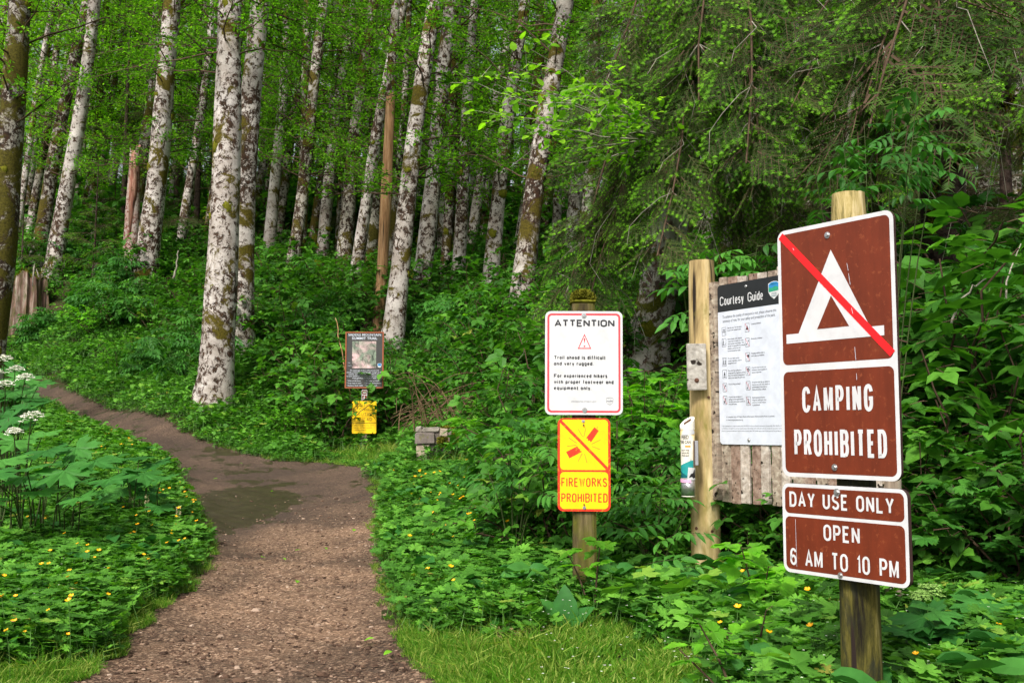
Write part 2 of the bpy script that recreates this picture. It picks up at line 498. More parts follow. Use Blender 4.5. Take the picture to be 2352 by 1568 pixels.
def path_mat():
    t = NT("gravel_path")
    tc = t.n("ShaderNodeTexCoord"); v = tc.outputs["Object"]
    n1 = t.noise(v, 1.3, 5, 0.6, 0.3); n2 = t.noise(v, 26, 5, 0.75); n3 = t.noise(v, 75, 3, 0.7)
    vo = t.n("ShaderNodeTexVoronoi"); t.l(v, vo.inputs["Vector"]); vo.inputs["Scale"].default_value = 75; vo.inputs["Randomness"].default_value = 1
    dirt = t.mix(t.ramp(n1, [(0.44, 0), (0.58, 1)]), (.045, .027, .017), (.17, .112, .072))
    sp = t.n("ShaderNodeSeparateColor"); t.l(vo.outputs["Color"], sp.inputs[0])
    stone = t.ramp(sp.outputs[0], [(0.0, (.035, .02, .013)), (0.45, (.105, .066, .044)), (0.8, (.22, .152, .105)), (1.0, (.4, .3, .22))])
    dry = t.mix(t.ramp(n2, [(0.3, 0.35), (0.6, 0.85)]), dirt, stone)
    dry = t.mix(1.0, dry, (1.05, .95, .86), 'MULTIPLY')
    dry = t.mix(1.0, dry, t.ramp(n3, [(0.3, 0.6), (0.7, 1.3)]), 'MULTIPLY')
    wc = t.mix(t.ramp(n2, [(0.4, 0), (0.7, 1)]), (.028, .02, .011), (.06, .046, .024))
    wc = t.mix(t.ramp(t.noise(v, 7, 4), [(0.5, 0), (0.62, 1)]), wc, (.05, .041, .019))
    at = t.n("ShaderNodeAttribute", attribute_name="var")
    dry = t.mix(1.0, dry, t.ramp(t.noise(v, .9, 4, .55, .6), [(.36, .6), (.5, 1.05), (.62, 1.45)]), 'MULTIPLY')
    dry = t.mix(t.ramp(at.outputs["Fac"], [(0.05, 0), (0.34, .7)]), dry, (.05, .033, .024))
    wf = t.n("ShaderNodeMath", operation='MULTIPLY_ADD', i_0=t.noise(v, 2.2, 7, 0.7, .4), i_1=1.1, i_2=at.outputs["Fac"])
    wm = t.ramp(wf.outputs[0], [(0.95, 0), (1.2, 1)])
    col = t.mix(wm, dry, wc)
    far = t.n("ShaderNodeSeparateXYZ"); t.l(v, far.inputs[0])
    rg = t.ramp(wm, [(0, .92), (1, .42)])
    hb = t.mix(wm, t.mix(0.5, vo.outputs["Distance"], n2), (.45, .45, .45))
    return t.done(t.bsdf(col, rg, 0.35, t.bump(hb, 0.9, 0.012)))

gnd = Geo(); gnd.add(V, [Q[~onp]], 0, 0.5, True)
tag(gnd.obj("ground", ground_mat()), kind='structure')
pg = Geo(); pg.add(V, [Q[onp]], 0, wet, True)
tag(pg.obj("dirt_path", path_mat()), kind='structure')
# ------------------------------------------------------------------ leaf templates  T = (V, [faces], [material index])
def T_leaf(W=0.5, n=4, fold=0.25, droop=0.15, serr=0.0, mat=0, peak=0.42):
    V = [(0, 0, 0)]; f3, f4 = [], []
    for i in range(1, n):
        t = i / n
        w = W / 2 * math.sin(math.pi * t ** (math.log(0.5) / math.log(peak))) ** 0.85
        w *= 1 + (serr if i % 2 else -serr)
        z = -droop * t * t
        V += [(-w, t, z + fold * w), (0, t, z), (w, t, z + fold * w)]
    V.append((0, 1, -droop))
    e = len(V) - 1
    f3 += [(0, 2, 1), (0, 3, 2)]
    for i in range(1, n - 1):
        a = 1 + 3 * (i - 1); b = a + 3
        f4 += [(a, a + 1, b + 1, b), (a + 1, a + 2, b + 2, b + 1)]
    a = 1 + 3 * (n - 2)
    f3 += [(a, a + 1, e), (a + 1, a + 2, e)]
    Fs = [np.array(f3)]; ms = [mat]
    if f4: Fs.append(np.array(f4)); ms.append(mat)
    return np.array(V, float), Fs, ms

def T_small(W=0.62, fold=0.3):      # cheapest leaf: 2 triangles folded along the rib
    V = np.array([(0, 0, 0), (-W / 2, .5, fold * W / 2), (W / 2, .5, fold * W / 2), (0, 1, -.12)])
    return V, [np.array([(0, 3, 1), (0, 2, 3)])], [0]

def T_lobed(lobes=3, depth=0.45, teeth=3, span=250, tooth=0.12, cup=0.12, seedv=0, base=0.12, mat=0):
    rr = np.random.default_rng(seedv)
    n = lobes * teeth * 2
    V = [(0, base, 0)]
    for i in range(n + 1):
        s = i / n
        ang = math.radians(-span / 2 + span * s)
        lob = abs(math.cos(math.pi * (s * lobes - 0.5)))
        mid = 1 - 0.22 * abs(2 * s - 1)
        r = (1 - depth + depth * (lob ** 0.7)) * mid * (1 + (tooth if i % 2 else -tooth)) * 0.85
        z = -cup * r * r * 1.3 + (0.06 if lob > 0.5 else -0.05) * r + rr.uniform(-.02, .02)
        V.append((math.sin(ang) * r, base + math.cos(ang) * r, z))
    f = [(0, i + 2, i + 1) for i in range(n)]
    V = np.array(V); V[:, 1] += 0.0
    return V, [np.array(f)], [mat]

def rot(ax, a):
    return np.array(Matrix.Rotation(a, 3, ax))

def compose(items):
    Vs, Fd, n = [], {}, 0
    for (T, Rm, pos, s, mo) in items:
        Vs.append((T[0] * s) @ np.asarray(Rm).T + np.asarray(pos))
        for f, m in zip(T[1], T[2]):
            Fd.setdefault((f.shape[1], m if mo is None else mo), []).append(f + n)
        n += len(T[0])
    ks = list(Fd)
    return np.concatenate(Vs), [np.concatenate(Fd[k]) for k in ks], [k[1] for k in ks]

def T_stick(p0, p1, r, mat=1):
    p0 = np.asarray(p0, float); p1 = np.asarray(p1, float)
    d = norm(p1 - p0); a = norm(np.cross(d, [0.3, 0.2, 0.9])); b = np.cross(d, a)
    V = [p0 + r * a, p0 - r * .5 * a + r * .87 * b, p0 - r * .5 * a - r * .87 * b]
    V += [p1 + .6 * r * a, p1 + .6 * r * (-.5 * a + .87 * b), p1 + .6 * r * (-.5 * a - .87 * b)]
    return np.array(V), [np.array([(0, 1, 4, 3), (1, 2, 5, 4), (2, 0, 3, 5)])], [mat]

I3 = np.eye(3)
SMALL = T_small()
LEAF = T_leaf(0.62, 3, 0.25, 0.12)
LANCE = T_leaf(0.42, 4, 0.3, 0.28, peak=0.4)
SERR = T_leaf(0.66, 5, 0.22, 0.2, 0.1, peak=0.36)
LOB3 = T_lobed(3, 0.45, 3, 230, 0.12)
LOB5 = T_lobed(5, 0.4, 2, 300, 0.1, 0.1)
# salmonberry: three serrate leaflets on a short stalk
TRI = compose([(SERR, rot('Z', 0), (0, .38, 0), .62, 0), (SERR, rot('Z', 1.25), (-.02, .34, 0), .5, 0), (SERR, rot('Z', -1.25), (.02, .34, 0), .5, 0),
               (T_stick((0, 0, 0), (0, .4, 0), .012), I3, (0, 0, 0), 1, None)])
TRI_S = compose([(LEAF, rot('Z', 0), (0, .3, 0), .7, 0), (LEAF, rot('Z', 1.2), (0, .3, 0), .55, 0), (LEAF, rot('Z', -1.2), (0, .3, 0), .55, 0)])
# elderberry: pinnate leaf
_it = []
for q, (yy, an) in enumerate(((.3, 1.15), (.58, 1.0), (.84, .85))):
    zz = -.12 * yy * yy
    for s_ in (-1, 1):
        _it.append((LANCE, rot('Z', s_ * an) @ rot('X', -.25), (0, yy, zz), .46 - .03 * q, 0))
_it.append((LANCE, rot('X', -.3), (0, 1.0, -.13), .48, 0))
_it.append((T_stick((0, 0, 0), (0, .55, -.03), .012), I3, (0, 0, 0), 1, None)); _it.append((T_stick((0, .55, -.03), (0, 1.02, -.13), .009), I3, (0, 0, 0), 1, None))
PINN = compose(_it)
# buttercup leaf: 3 toothed leaflets
BUT = compose([(T_lobed(3, .35, 2, 150, .1, .05, 1, .0), rot('Z', 0), (0, .12, 0), .6, 0), (T_lobed(3, .35, 2, 140, .1, .05, 2, .0), rot('Z', 1.5), (0, .08, 0), .52, 0),
               (T_lobed(3, .35, 2, 140, .1, .05, 3, .0), rot('Z', -1.5), (0, .08, 0), .52, 0)])

def rand_dirs(n, el0, el1, az=None):
    a = R.uniform(0, 2 * math.pi, n) if az is None else az
    e = R.uniform(el0, el1, n)
    return np.stack([np.cos(a) * np.cos(e), np.sin(a) * np.cos(e), np.sin(e)], -1)

def curve_pts(p0, d, L, n, sag=0.0, wig=0.05):
    t = np.linspace(0, 1, n)
    p = p0 + np.outer(t, d) * L
    p[:, 2] -= sag * L * t * t
    p[1:] += np.cumsum(R.normal(0, wig * L / n, (n - 1, 3)), 0)
    return p

# ------------------------------------------------------------------ shrub meshes
def shrub(T, size, h, spread, canes, leaves, mats, up=0.75, shell=0.45, sidey=0.3, flatz=0.9):
    """arching canes carrying leaves mostly towards their outer ends"""
    g = Geo()
    pos, ydir, nr_ = [], [], []
    for c in range(canes):
        az = R.uniform(0, 2 * math.pi); out = R.uniform(0.1, 1) ** 0.7 * spread
        hh = h * R.uniform(0.55, 1.05) * (1 - 0.25 * (out / spread))
        n = 8; t = np.linspace(0, 1, n)
        b = R.uniform(-.12, .12, 2) * spread
        p = np.stack([b[0] + math.cos(az) * out * t ** 1.5, b[1] + math.sin(az) * out * t ** 1.5, hh * (t - 0.12 * t ** 3)], -1)
        p[1:] += R.normal(0, .03 * h, (n - 1, 3))
        tube(g, p, np.linspace(.011, .004, n) * (0.6 + h * .35), 4, 1, cap=False)
        m = int(leaves / canes)
        tt = 1 - (1 - shell * 0) * R.random(m) ** 1.5 * 0.85
        k = tt * (n - 1); i0 = np.minimum(k.astype(int), n - 2); fr = (k - i0)[:, None]
        q = p[i0] * (1 - fr) + p[i0 + 1] * fr
        dd = rand_dirs(m, -0.35, 0.45)
        off = dd * (R.uniform(0.02, 0.22, m) * spread * 1.1)[:, None]
        pos.append(q + off); ydir.append(dd + np.array([0, 0, -.15]) + R.normal(0, .15, (m, 3)))
        nr_.append(np.array([0, 0, 1.]) + R.normal(0, .33, (m, 3)))
    pos = np.concatenate(pos); ydir = np.concatenate(ydir); nr_ = np.concatenate(nr_)
    pos[:, 2] = np.abs(pos[:, 2]) + .02
    # lighter young leaves on top of the bush, each leaf's own age
    var = np.clip(R.normal(.42, .22, len(pos)) , 0, 1)
    place(g, T, pos, frames(ydir, nr_), size * R.uniform(.65, 1.25, len(pos)), var=var)
    return g.mesh("shrub", mats)

def ground_patch(T, size, rad, n, hmax, mats):
    g = Geo()
    a = R.uniform(0, 2 * math.pi, n); r = rad * np.sqrt(R.random(n))
    z = hmax * R.uniform(.35, 1, n) * (1 - .35 * (r / rad) ** 2)
    pos = np.stack([r * np.cos(a), r * np.sin(a), z], -1)
    yd = rand_dirs(n, -.3, .5)
    nn = np.array([0, 0, 1.]) + R.normal(0, .3, (n, 3))
    place(g, T, pos, frames(yd, nn), size * R.uniform(.6, 1.3, n), var=np.clip(R.normal(.45, .22, n), 0, 1))
    base = pos - np.array([0, 0, 1.]) * z[:, None] + R.normal(0, .02, (n, 3)) * [1, 1, 0]
    for i in range(0, n, 2):
        Ts = T_stick(base[i], pos[i], .0022)
        g.add(Ts[0], Ts[1], 1)
    return g.mesh("patch", mats)

def grass_tuft(n, h, rad, mat, lean=.5):
    g = Geo()
    a = R.uniform(0, 6.28, n); r = rad * np.sqrt(R.random(n))
    p = np.stack([r * np.cos(a), r * np.sin(a), np.zeros(n)], -1)
    d = rand_dirs(n, .6, 1.45)
    hh = h * R.uniform(.5, 1.15, n)
    side = norm(np.cross(d, R.normal(0, 1, (n, 3)))) * (.0028 * R.uniform(.6, 1.7, n))[:, None]
    mid = p + d * (hh * .55)[:, None]
    tip = p + d * hh[:, None] + np.stack([np.cos(a), np.sin(a), -.4 * np.ones(n)], -1) * (hh * R.uniform(.1, lean, n))[:, None]
    V = np.stack([p - side, p + side, mid + side * .8, mid - side * .8, tip], 1).reshape(-1, 3)
    b = np.arange(n)[:, None] * 5
    g.add(V, [b + np.array([0, 1, 2, 3]), b + np.array([3, 2, 4])], 0, np.repeat(np.clip(R.normal(.45, .25, n), 0, 1), 5))
    return g.mesh("tuft", [mat])

def stuff_instances(name, meshes, pos, rotz, tilt, scl, label=None):
    """one object of kind stuff: geometry nodes put small plants on its points"""
    n = len(pos)
    me = bpy.data.meshes.new(name)
    me.vertices.add(n); me.vertices.foreach_set("co", pos.astype(np.float32).ravel())
    rv = np.stack([tilt[:, 0], tilt[:, 1], rotz], -1)
    a = me.attributes.new("rot", 'FLOAT_VECTOR', 'POINT'); a.data.foreach_set("vector", rv.astype(np.float32).ravel())
    a = me.attributes.new("scl", 'FLOAT', 'POINT'); a.data.foreach_set("value", scl.astype(np.float32))
    a = me.attributes.new("vid", 'INT', 'POINT'); a.data.foreach_set("value", R.integers(0, len(meshes), n).astype(np.int32))
    o = link(name, me)
    tag(o, label, None, None, 'stuff')
    ng = bpy.data.node_groups.new(name, 'GeometryNodeTree')
    ng.interface.new_socket("Geometry", in_out='INPUT', socket_type='NodeSocketGeometry')
    ng.interface.new_socket("Geometry", in_out='OUTPUT', socket_type='NodeSocketGeometry')
    gi = ng.nodes.new("NodeGroupInput"); go = ng.nodes.new("NodeGroupOutput"); jn = ng.nodes.new("GeometryNodeJoinGeometry")
    def na(nm, typ):
        x = ng.nodes.new("GeometryNodeInputNamedAttribute"); x.data_type = typ; x.inputs[0].default_value = nm
        return [s for s in x.outputs if s.enabled][0]
    r_, s_, v_ = na("rot", 'FLOAT_VECTOR'), na("scl", 'FLOAT'), na("vid", 'INT')
    for k, m in enumerate(meshes):
        src = bpy.data.objects.new(name + "_source", m)
        oi = ng.nodes.new("GeometryNodeObjectInfo"); oi.inputs[0].default_value = src
        ip = ng.nodes.new("GeometryNodeInstanceOnPoints")
        cp = ng.nodes.new("FunctionNodeCompare"); cp.data_type = 'INT'; cp.operation = 'EQUAL'
        ii = [s for s in cp.inputs if s.type == 'INT']
        ng.links.new(v_, ii[0]); ii[1].default_value = k
        ng.links.new(gi.outputs[0], ip.inputs["Points"]); ng.links.new(cp.outputs[0], ip.inputs["Selection"])
        ng.links.new(oi.outputs["Geometry"], ip.inputs["Instance"])
        ng.links.new(r_, ip.inputs["Rotation"]); ng.links.new(s_, ip.inputs["Scale"])
        ng.links.new(ip.outputs[0], jn.inputs[0])
    ng.links.new(jn.outputs[0], go.inputs[0])
    o.modifiers.new("scatter", 'NODES').node_group = ng
    return o

# things that stay in view: no tall plant may grow in front of them  (px0, px1, lowest py shown, their distance)
KEEP = [(740, 930, 1034, 16.35), (430, 600, 905, 17.4), (540, 600, 780, 19.4), (925, 1075, 1052, 13.4), (1235, 1450, 1190, 6.0), (1555, 1670, 1225, 6.8),
        (1640, 1800, 1160, 5.7), (1770, 2095, 1345, 3.4), (1290, 1365, 1290, 6.0), (1590, 1655, 1300, 6.7), (1915, 2040, 1480, 3.5), (2010, 2065, 1420, 5.65),
        (870, 935, 760, 20.8), (850, 890, 735, 21.8), (110, 170, 600, 27.5), (280, 370, 600, 25.5), (0, 125, 622, 26.3), (1420, 1580, 850, 14.8),
        (60, 260, 850, 20.5), (255, 420, 940, 17), (400, 600, 1000, 16), (580, 860, 1052, 15), (430, 870, 1130, 13)]
def hmax(pos, wid=0.25):
    """greatest height a plant of half-width wid may have at these ground points"""
    px, py, d = proj(pos)
    m = np.full(len(pos), 9.0)
    for (a, b, yb, Z) in KEEP:
        sel = (pos[:, 1] < Z) & (px + wid * F / d > a) & (px - wid * F / d < b)
        v = (CY - yb) / F
        zl = pos[:, 1] / (ct - v * st) * (st + v * ct)
        m = np.where(sel, np.minimum(m, zl - pos[:, 2]), m)
    return m

def sample_area(n, y0, y1, margin=280, power=1.0):
    """random ground points in the part of the place the photograph looks at, with some margin"""
    y = (y0 ** power + R.random(n) * (y1 ** power - y0 ** power)) ** (1 / power)
    px = R.uniform(-margin, 2352 + margin, n)
    x = (px - CX) / F * y
    return np.stack([x, y, H(x, y)], -1)

# ------------------------------------------------------------------ thickets (stuff: uncountable undergrowth)
S_A = [shrub(TRI, .17, 1.25, .75, 9, 170, [M['shrub'], M['twig']]) for _ in range(3)]
S_B = [shrub(TRI, .15, 1.1, .7, 8, 150, [M['fresh'], M['twig']]) for _ in range(2)]
S_C = [shrub(PINN, .3, 1.3, .7, 7, 80, [M['elder'], M['stem']]) for _ in range(2)]
S_D = [shrub(LEAF, .085, .9, .6, 10, 420, [M['shrub'], M['twig']]) for _ in range(2)]

def thicket(name, meshes, n, y0, y1, cond, s0, s1, power=1.6, hh=1.3, off=0.35):
    p = sample_area(n, y0, y1, power=power)
    d = path_dist(p[:, 0], p[:, 1])
    s = R.uniform(s0, s1, n)
    px, py, _ = proj(p)
    ok = cond(px, py, p, d)
    hm = hmax(p, .5)
    hm = np.where((p[:, 1] > 13) & (p[:, 1] < 16.5), np.minimum(hm, hmax(p, 1.15)), hm)
    s = np.minimum(s, hm / hh)
    s = np.minimum(s, np.maximum(d - .1, .0) / .55 + .18)
    ok &= (s > .22) & (hm > .3) & ~((px > 745) & (px < 925) & (p[:, 1] > 14.6) & (p[:, 1] < 16.55))
    p, s = p[ok], s[ok]
    k = len(p)
    return stuff_instances(name, meshes, p, R.uniform(0, 6.28, k), R.normal(0, .12, (k, 2)), s)

thicket("undergrowth_thicket", S_A + S_D, 1500, 13, 34, lambda px, py, p, d: (d > .35) & ((p[:, 1] > 17.6) | (px > 560) | (px < -200)) & ~((p[:, 1] < 15.5) & (px < 1050)) & ~((px < 450) & (d < 1.6)), .85, 1.5)
thicket("fresh_green_thicket", S_B, 620, 12, 30, lambda px, py, p, d: (d > .5) & ((px > 560) | (p[:, 1] > 21)) & ~((p[:, 1] < 15.5) & (px < 1050)) & ((wob(p[:, 0] * .3, p[:, 1] * .3) > .0) | (px > 1000)), .6, 1.1)
thicket("elderberry_thicket", S_C, 420, 9, 30, lambda px, py, p, d: (d > .8) & ((px > 1060) | (p[:, 1] > 18)) & ~((p[:, 1] < 15.5) & (px < 1060)), .6, 1.15)
thicket("near_thicket", S_A[:2] + S_B[:1] + S_D[:1], 620, 6.9, 14, lambda px, py, p, d: (d > .9) & (px > 1070 + np.maximum(0, 9 - p[:, 1]) * 110) & (px < 2700), .55, 1.0, 1.3)
thicket("far_undergrowth", S_A + S_B + S_D, 1700, 33, 75, lambda px, py, p, d: d > 0, 1.5, 3.3, 1.4)

# ------------------------------------------------------------------ low ground cover and grass
C_A = [ground_patch(BUT, .075, .2, 34, .2, [M['cover'], M['stem']]) for _ in range(4)]
C_C = [ground_patch(T_leaf(.5, 5, .15, .3, .05), .13, .2, 9, .2, [M['parsnip'], M['stem']]), ground_patch(LOB3, .085, .2, 16, .24, [M['cover'], M['stem']])]
C_B = [ground_patch(LEAF, .05, .2, 60, .16, [M['cover'], M['stem']]) for _ in range(2)]
def cover(name, meshes, n, y0, y1, cond, s0, s1, power=1.0, edge=.3):
    p = sample_area(n, y0, y1, 200, power)
    d = path_dist(p[:, 0], p[:, 1]) + .07 * wob(p[:, 0], p[:, 1], 1.5)
    px, py, _ = proj(p)
    ok = cond(px, py, p, d)
    s = R.uniform(s0, s1, n) * np.clip(.45 + d / edge * .55, .45, 1)
    hm = hmax(p, .15) / .22
    s = np.minimum(s, np.maximum(hm, .25))
    s = np.where((px > 780) & (px < 895) & (p[:, 1] > 14.6) & (p[:, 1] < 16.45), np.minimum(s, .55), s)
    p, s = p[ok], s[ok]; k = len(p)
    return stuff_instances(name, meshes, p, R.uniform(0, 6.28, k), R.normal(0, .1, (k, 2)), s)

def grassy(px, py, p):
    """where short grass, not leafy cover, borders the path"""
    a = (px > 860) & (p[:, 1] < 5.75 + .45 * wob(p[:, 0], p[:, 1]) - np.clip(px - 1450, 0, 900) / 260) & (px < 1750)
    d = path_dist(p[:, 0], p[:, 1])
    b = (px < 420) & (py > 1385) & ((d < .22 + .2 * wob(p[:, 0], p[:, 1])) | (py > 1525 + 25 * wob(p[:, 0] * 2, p[:, 1])))
    return a | b
cover("leafy_ground_cover", C_A * 4 + C_B + C_C[:1], 17000, 3.9, 15, lambda px, py, p, d: (d > .03) & (px < 1250) & ~grassy(px, py, p) & ((d > .12)), .75, 1.35)
cover("shaded_ground_cover", C_A[:3] * 2 + C_B + C_C, 9000, 3.6, 14, lambda px, py, p, d: (d > .1) & (px >= 1200) & ~grassy(px, py, p), .8, 1.5)
cover("bank_ground_cover", C_A[:2] + C_B, 14000, 13, 26, lambda px, py, p, d: (d > .02) & (px < 1300) & (d < 3.2), 1.0, 1.7)
G_T = [grass_tuft(46, .085, .07, M['grass']) for _ in range(3)]
G_L = [grass_tuft(26, .2, .08, M['grass'], .7) for _ in range(2)]
def grass(name, meshes, n, y0, y1, cond, s0, s1):
    p = sample_area(n, y0, y1, 200, 1.0)
    d = path_dist(p[:, 0], p[:, 1]) + .06 * wob(p[:, 0], p[:, 1], 1.5)
    px, py, _ = proj(p)
    ok = cond(px, py, p, d)
    p = p[ok]; k = len(p)
    s = R.uniform(s0, s1, k) * np.clip(.5 + d[ok] * 2, .5, 1)
    return stuff_instances(name, meshes, p, R.uniform(0, 6.28, k), R.normal(0, .12, (k, 2)), s)
grass("short_grass", G_T, 26000, 3.6, 7.2, lambda px, py, p, d: (d > -.02) & grassy(px, py, p) & (wob(p[:, 0] * 2.3, p[:, 1] * 2.3) > -.55 + .5 * R.random(len(px))), .5, 1.2)
grass("path_edge_grass", G_T + G_L, 26000, 4.5, 17, lambda px, py, p, d: (d > -.04) & (d < np.where(px > 800, .42, .26)) & ((px < 1100)), .5, 1.0)
grass("tall_grass", G_L, 5000, 4.5, 18, lambda px, py, p, d: (d > .25) & (px < 1350), .7, 1.35)

# path litter: gravel and wood chips lying proud of the path
def chips():
    g = Geo(); n = 26000
    y = 4.3 + R.random(n) ** 1.25 * 8
    x = R.uniform(-4.2, 2.5, n) * (y / 7)
    d = path_dist(x, y); wv = np.exp(-(((x - wx) / .75) ** 2 + ((y - wy) / 2.0) ** 2) ** 1.2)
    ok = (d < -.02) & (R.random(n) > wv * .93)
    x, y = x[ok], y[ok]; n = len(x)
    z = H(x, y) - np.clip(-d[ok], 0, .25) * .12
    L = R.gamma(1.8, .0058, n) + .006; W_ = L * R.uniform(.3, .9, n); Th = L * R.uniform(.15, .45, n)
    a = R.uniform(0, 6.28, n)
    c = np.array([(-1, -1, -.4), (1, -.8, -.4), (.8, 1, -.4), (-.9, .7, -.4), (-.7, -.6, 1), (.6, -.7, .8), (.5, .6, 1), (-.5, .6, .9)]) * .5
    V = c[None] * np.stack([L, W_, Th], -1)[:, None, :] * R.uniform(.8, 1.2, (n, 8, 3))
    ca, sa = np.cos(a)[:, None], np.sin(a)[:, None]
    V = np.stack([V[..., 0] * ca - V[..., 1] * sa + x[:, None], V[..., 0] * sa + V[..., 1] * ca + y[:, None], V[..., 2] + (z + Th * .2)[:, None]], -1)
    b = np.arange(n)[:, None] * 8
    fs = np.concatenate([b + np.array(q) for q in ((4, 5, 6, 7), (0, 1, 5, 4), (1, 2, 6, 5), (2, 3, 7, 6), (3, 0, 4, 7))])
    g.add(V.reshape(-1, 3), [fs], 0, np.repeat(R.random(n), 8))
    t = NT("gravel_chips")
    at = t.n("ShaderNodeAttribute", attribute_name="var")
    col = t.ramp(at.outputs["Fac"], [(0, (.035, .019, .012)), (.35, (.09, .05, .032)), (.65, (.16, .098, .064)), (.9, (.27, .18, .125)), (1, (.44, .33, .25))])
    tag(g.obj("gravel_and_wood_chips", t.done(t.bsdf(col, .85, .25))), kind='stuff')
chips()
# ------------------------------------------------------------------ trees
def trunk_geo(g, p0, p1, r0, r1, n=26, sides=14, bend=.10, flare=.5, mat=0):
    t = np.linspace(0, 1, n)
    p = p0 + np.outer(t, p1 - p0)
    ph = R.uniform(0, 6, 4); L = np.linalg.norm(p1 - p0)
    p[:, 0] += bend * np.sin(t * L * .35 + ph[0]) * np.minimum(t * 4, 1)
    p[:, 1] += bend * np.sin(t * L * .31 + ph[1]) * np.minimum(t * 4, 1)
    r = r0 + (r1 - r0) * t
    r = r * (1 + flare * np.exp(-t * L / .45)) * (1 + .035 * np.sin(t * L * 2.1 + ph[2]))
    a = np.arange(sides) / sides * 2 * math.pi
    d = norm(np.gradient(p, axis=0)); ax = norm(np.cross(d, [0, 1, 0])); ay = np.cross(d, ax)
    w = 1 + .05 * np.sin(a[None] * 2 + ph[3] + t[:, None] * 5) + R.normal(0, .02, (n, sides)) + .10 * np.exp(-t * L / .4)[:, None] * np.sin(a * 5 + ph[0])[None]
    V = p[:, None] + (r[:, None] * w)[..., None] * (np.cos(a)[None, :, None] * ax[:, None] + np.sin(a)[None, :, None] * ay[:, None])
    i = np.arange(n - 1)[:, None] * sides; j = np.arange(sides)[None]; j2 = (j + 1) % sides
    g.add(V.reshape(-1, 3), [np.stack([i + j, i + j2, i + sides + j2, i + sides + j], -1).reshape(-1, 4)], mat, .5, True)
    return p, r

def moss_blobs(g, p, r, n, size, mat=0, tmax=.8, side=None):
    """moss cushions on the bark, uneven and fuzzy"""
    for _ in range(n):
        k = R.integers(1, max(2, int(len(p) * tmax)))
        a = R.uniform(0, 2 * math.pi) if side is None else side + R.normal(0, .9)
        s = size * R.uniform(.35, 1.25)
        c = p[k] + (p[min(k + 1, len(p) - 1)] - p[k]) * R.random() + np.array([math.cos(a), math.sin(a), 0]) * r[k] * .85
        nu, nv = 8, 5
        V = []
        sx, sz = s * R.uniform(.7, 1.2), s * R.uniform(.6, 1.3)
        for v in range(nv + 1):
            th = math.pi * v / nv
            for u in range(nu):
                fi = 2 * math.pi * u / nu
                q = np.array([math.cos(a) * .32 * math.cos(fi) * math.sin(th) - math.sin(a) * math.sin(fi) * math.sin(th) * sx / s,
                              math.sin(a) * .32 * math.cos(fi) * math.sin(th) + math.cos(a) * math.sin(fi) * math.sin(th) * sx / s, math.cos(th) * sz / s])
                V.append(c + q * s * .5 * R.uniform(.75, 1.25))
        fs = [(v * nu + u, v * nu + (u + 1) % nu, (v + 1) * nu + (u + 1) % nu, (v + 1) * nu + u) for v in range(nv) for u in range(nu)]
        g.add(np.array(V), fs, mat, .5, True)
        # fuzz
        m = int(60 * min(1.5, s / .1)); dd = rand_dirs(m, -.8, 1.4)
        pp = c + dd * np.array([sx, sx, sz]) * .42
        place(g, SMALL, pp, frames(dd + R.normal(0, .3, (m, 3)), R.normal(0, 1, (m, 3))), .03 * R.uniform(.5, 1.3, m), mat=mat)

def crown_mesh(leafsize, z0, z1, nbr, lmax, leaves_per, mats, T=SMALL, lmin=.6):
    """limbs with twigs and many single leaves around an axis; local z up from the trunk's foot"""
    g = Geo(); pos, yd = [], []
    for b in range(nbr):
        z = z0 + (z1 - z0) * R.random() ** 1.25
        az = R.uniform(0, 2 * math.pi)
        L = lmin + (lmax - lmin) * R.random() * (1 - .4 * (z - z0) / (z1 - z0))
        d = norm(np.array([math.cos(az), math.sin(az), R.uniform(-.1, .7)]))
        p = curve_pts(np.array([0, 0, z]), d, L, 6, R.uniform(0, .25), .2)
        tube(g, p, np.linspace(.022, .005, 6), 3, 1, cap=False)
        for q in range(int(3 + L * 2.5)):
            k = R.uniform(1.2, 5); i0 = min(int(k), 4)
            c = p[i0] + (p[i0 + 1] - p[i0]) * (k - i0)
            td = norm(d * .5 + R.normal(0, .6, 3) * [1, 1, .45]); tl = R.uniform(.25, .7)
            Ts = T_stick(c, c + td * tl, .005); g.add(Ts[0], Ts[1], 1)
            m = int(leaves_per * tl / .45)
            u = R.random(m)
            pos.append(c + np.outer(u, td) * tl + R.normal(0, .055, (m, 3))); yd.append(td + R.normal(0, .8, (m, 3)) * [1, 1, .6])
    pos = np.concatenate(pos); yd = np.concatenate(yd)
    place(g, T, pos, frames(yd, np.array([0, 0, 1.]) + R.normal(0, .4, pos.shape)), leafsize * R.uniform(.6, 1.3, len(pos)), var=np.clip(R.normal(.45, .22, len(pos)), 0, 1))
    return g.mesh("crown", mats)

CR_N = [crown_mesh(.08, 3.2, 11, 48, 2.8, 17, [M['alder'], M['twig']]) for _ in range(4)]
CR_F = [crown_mesh(.105, 4.5, 15, 58, 3.0, 12, [M['alder_far'], M['twig']]) for _ in range(4)]

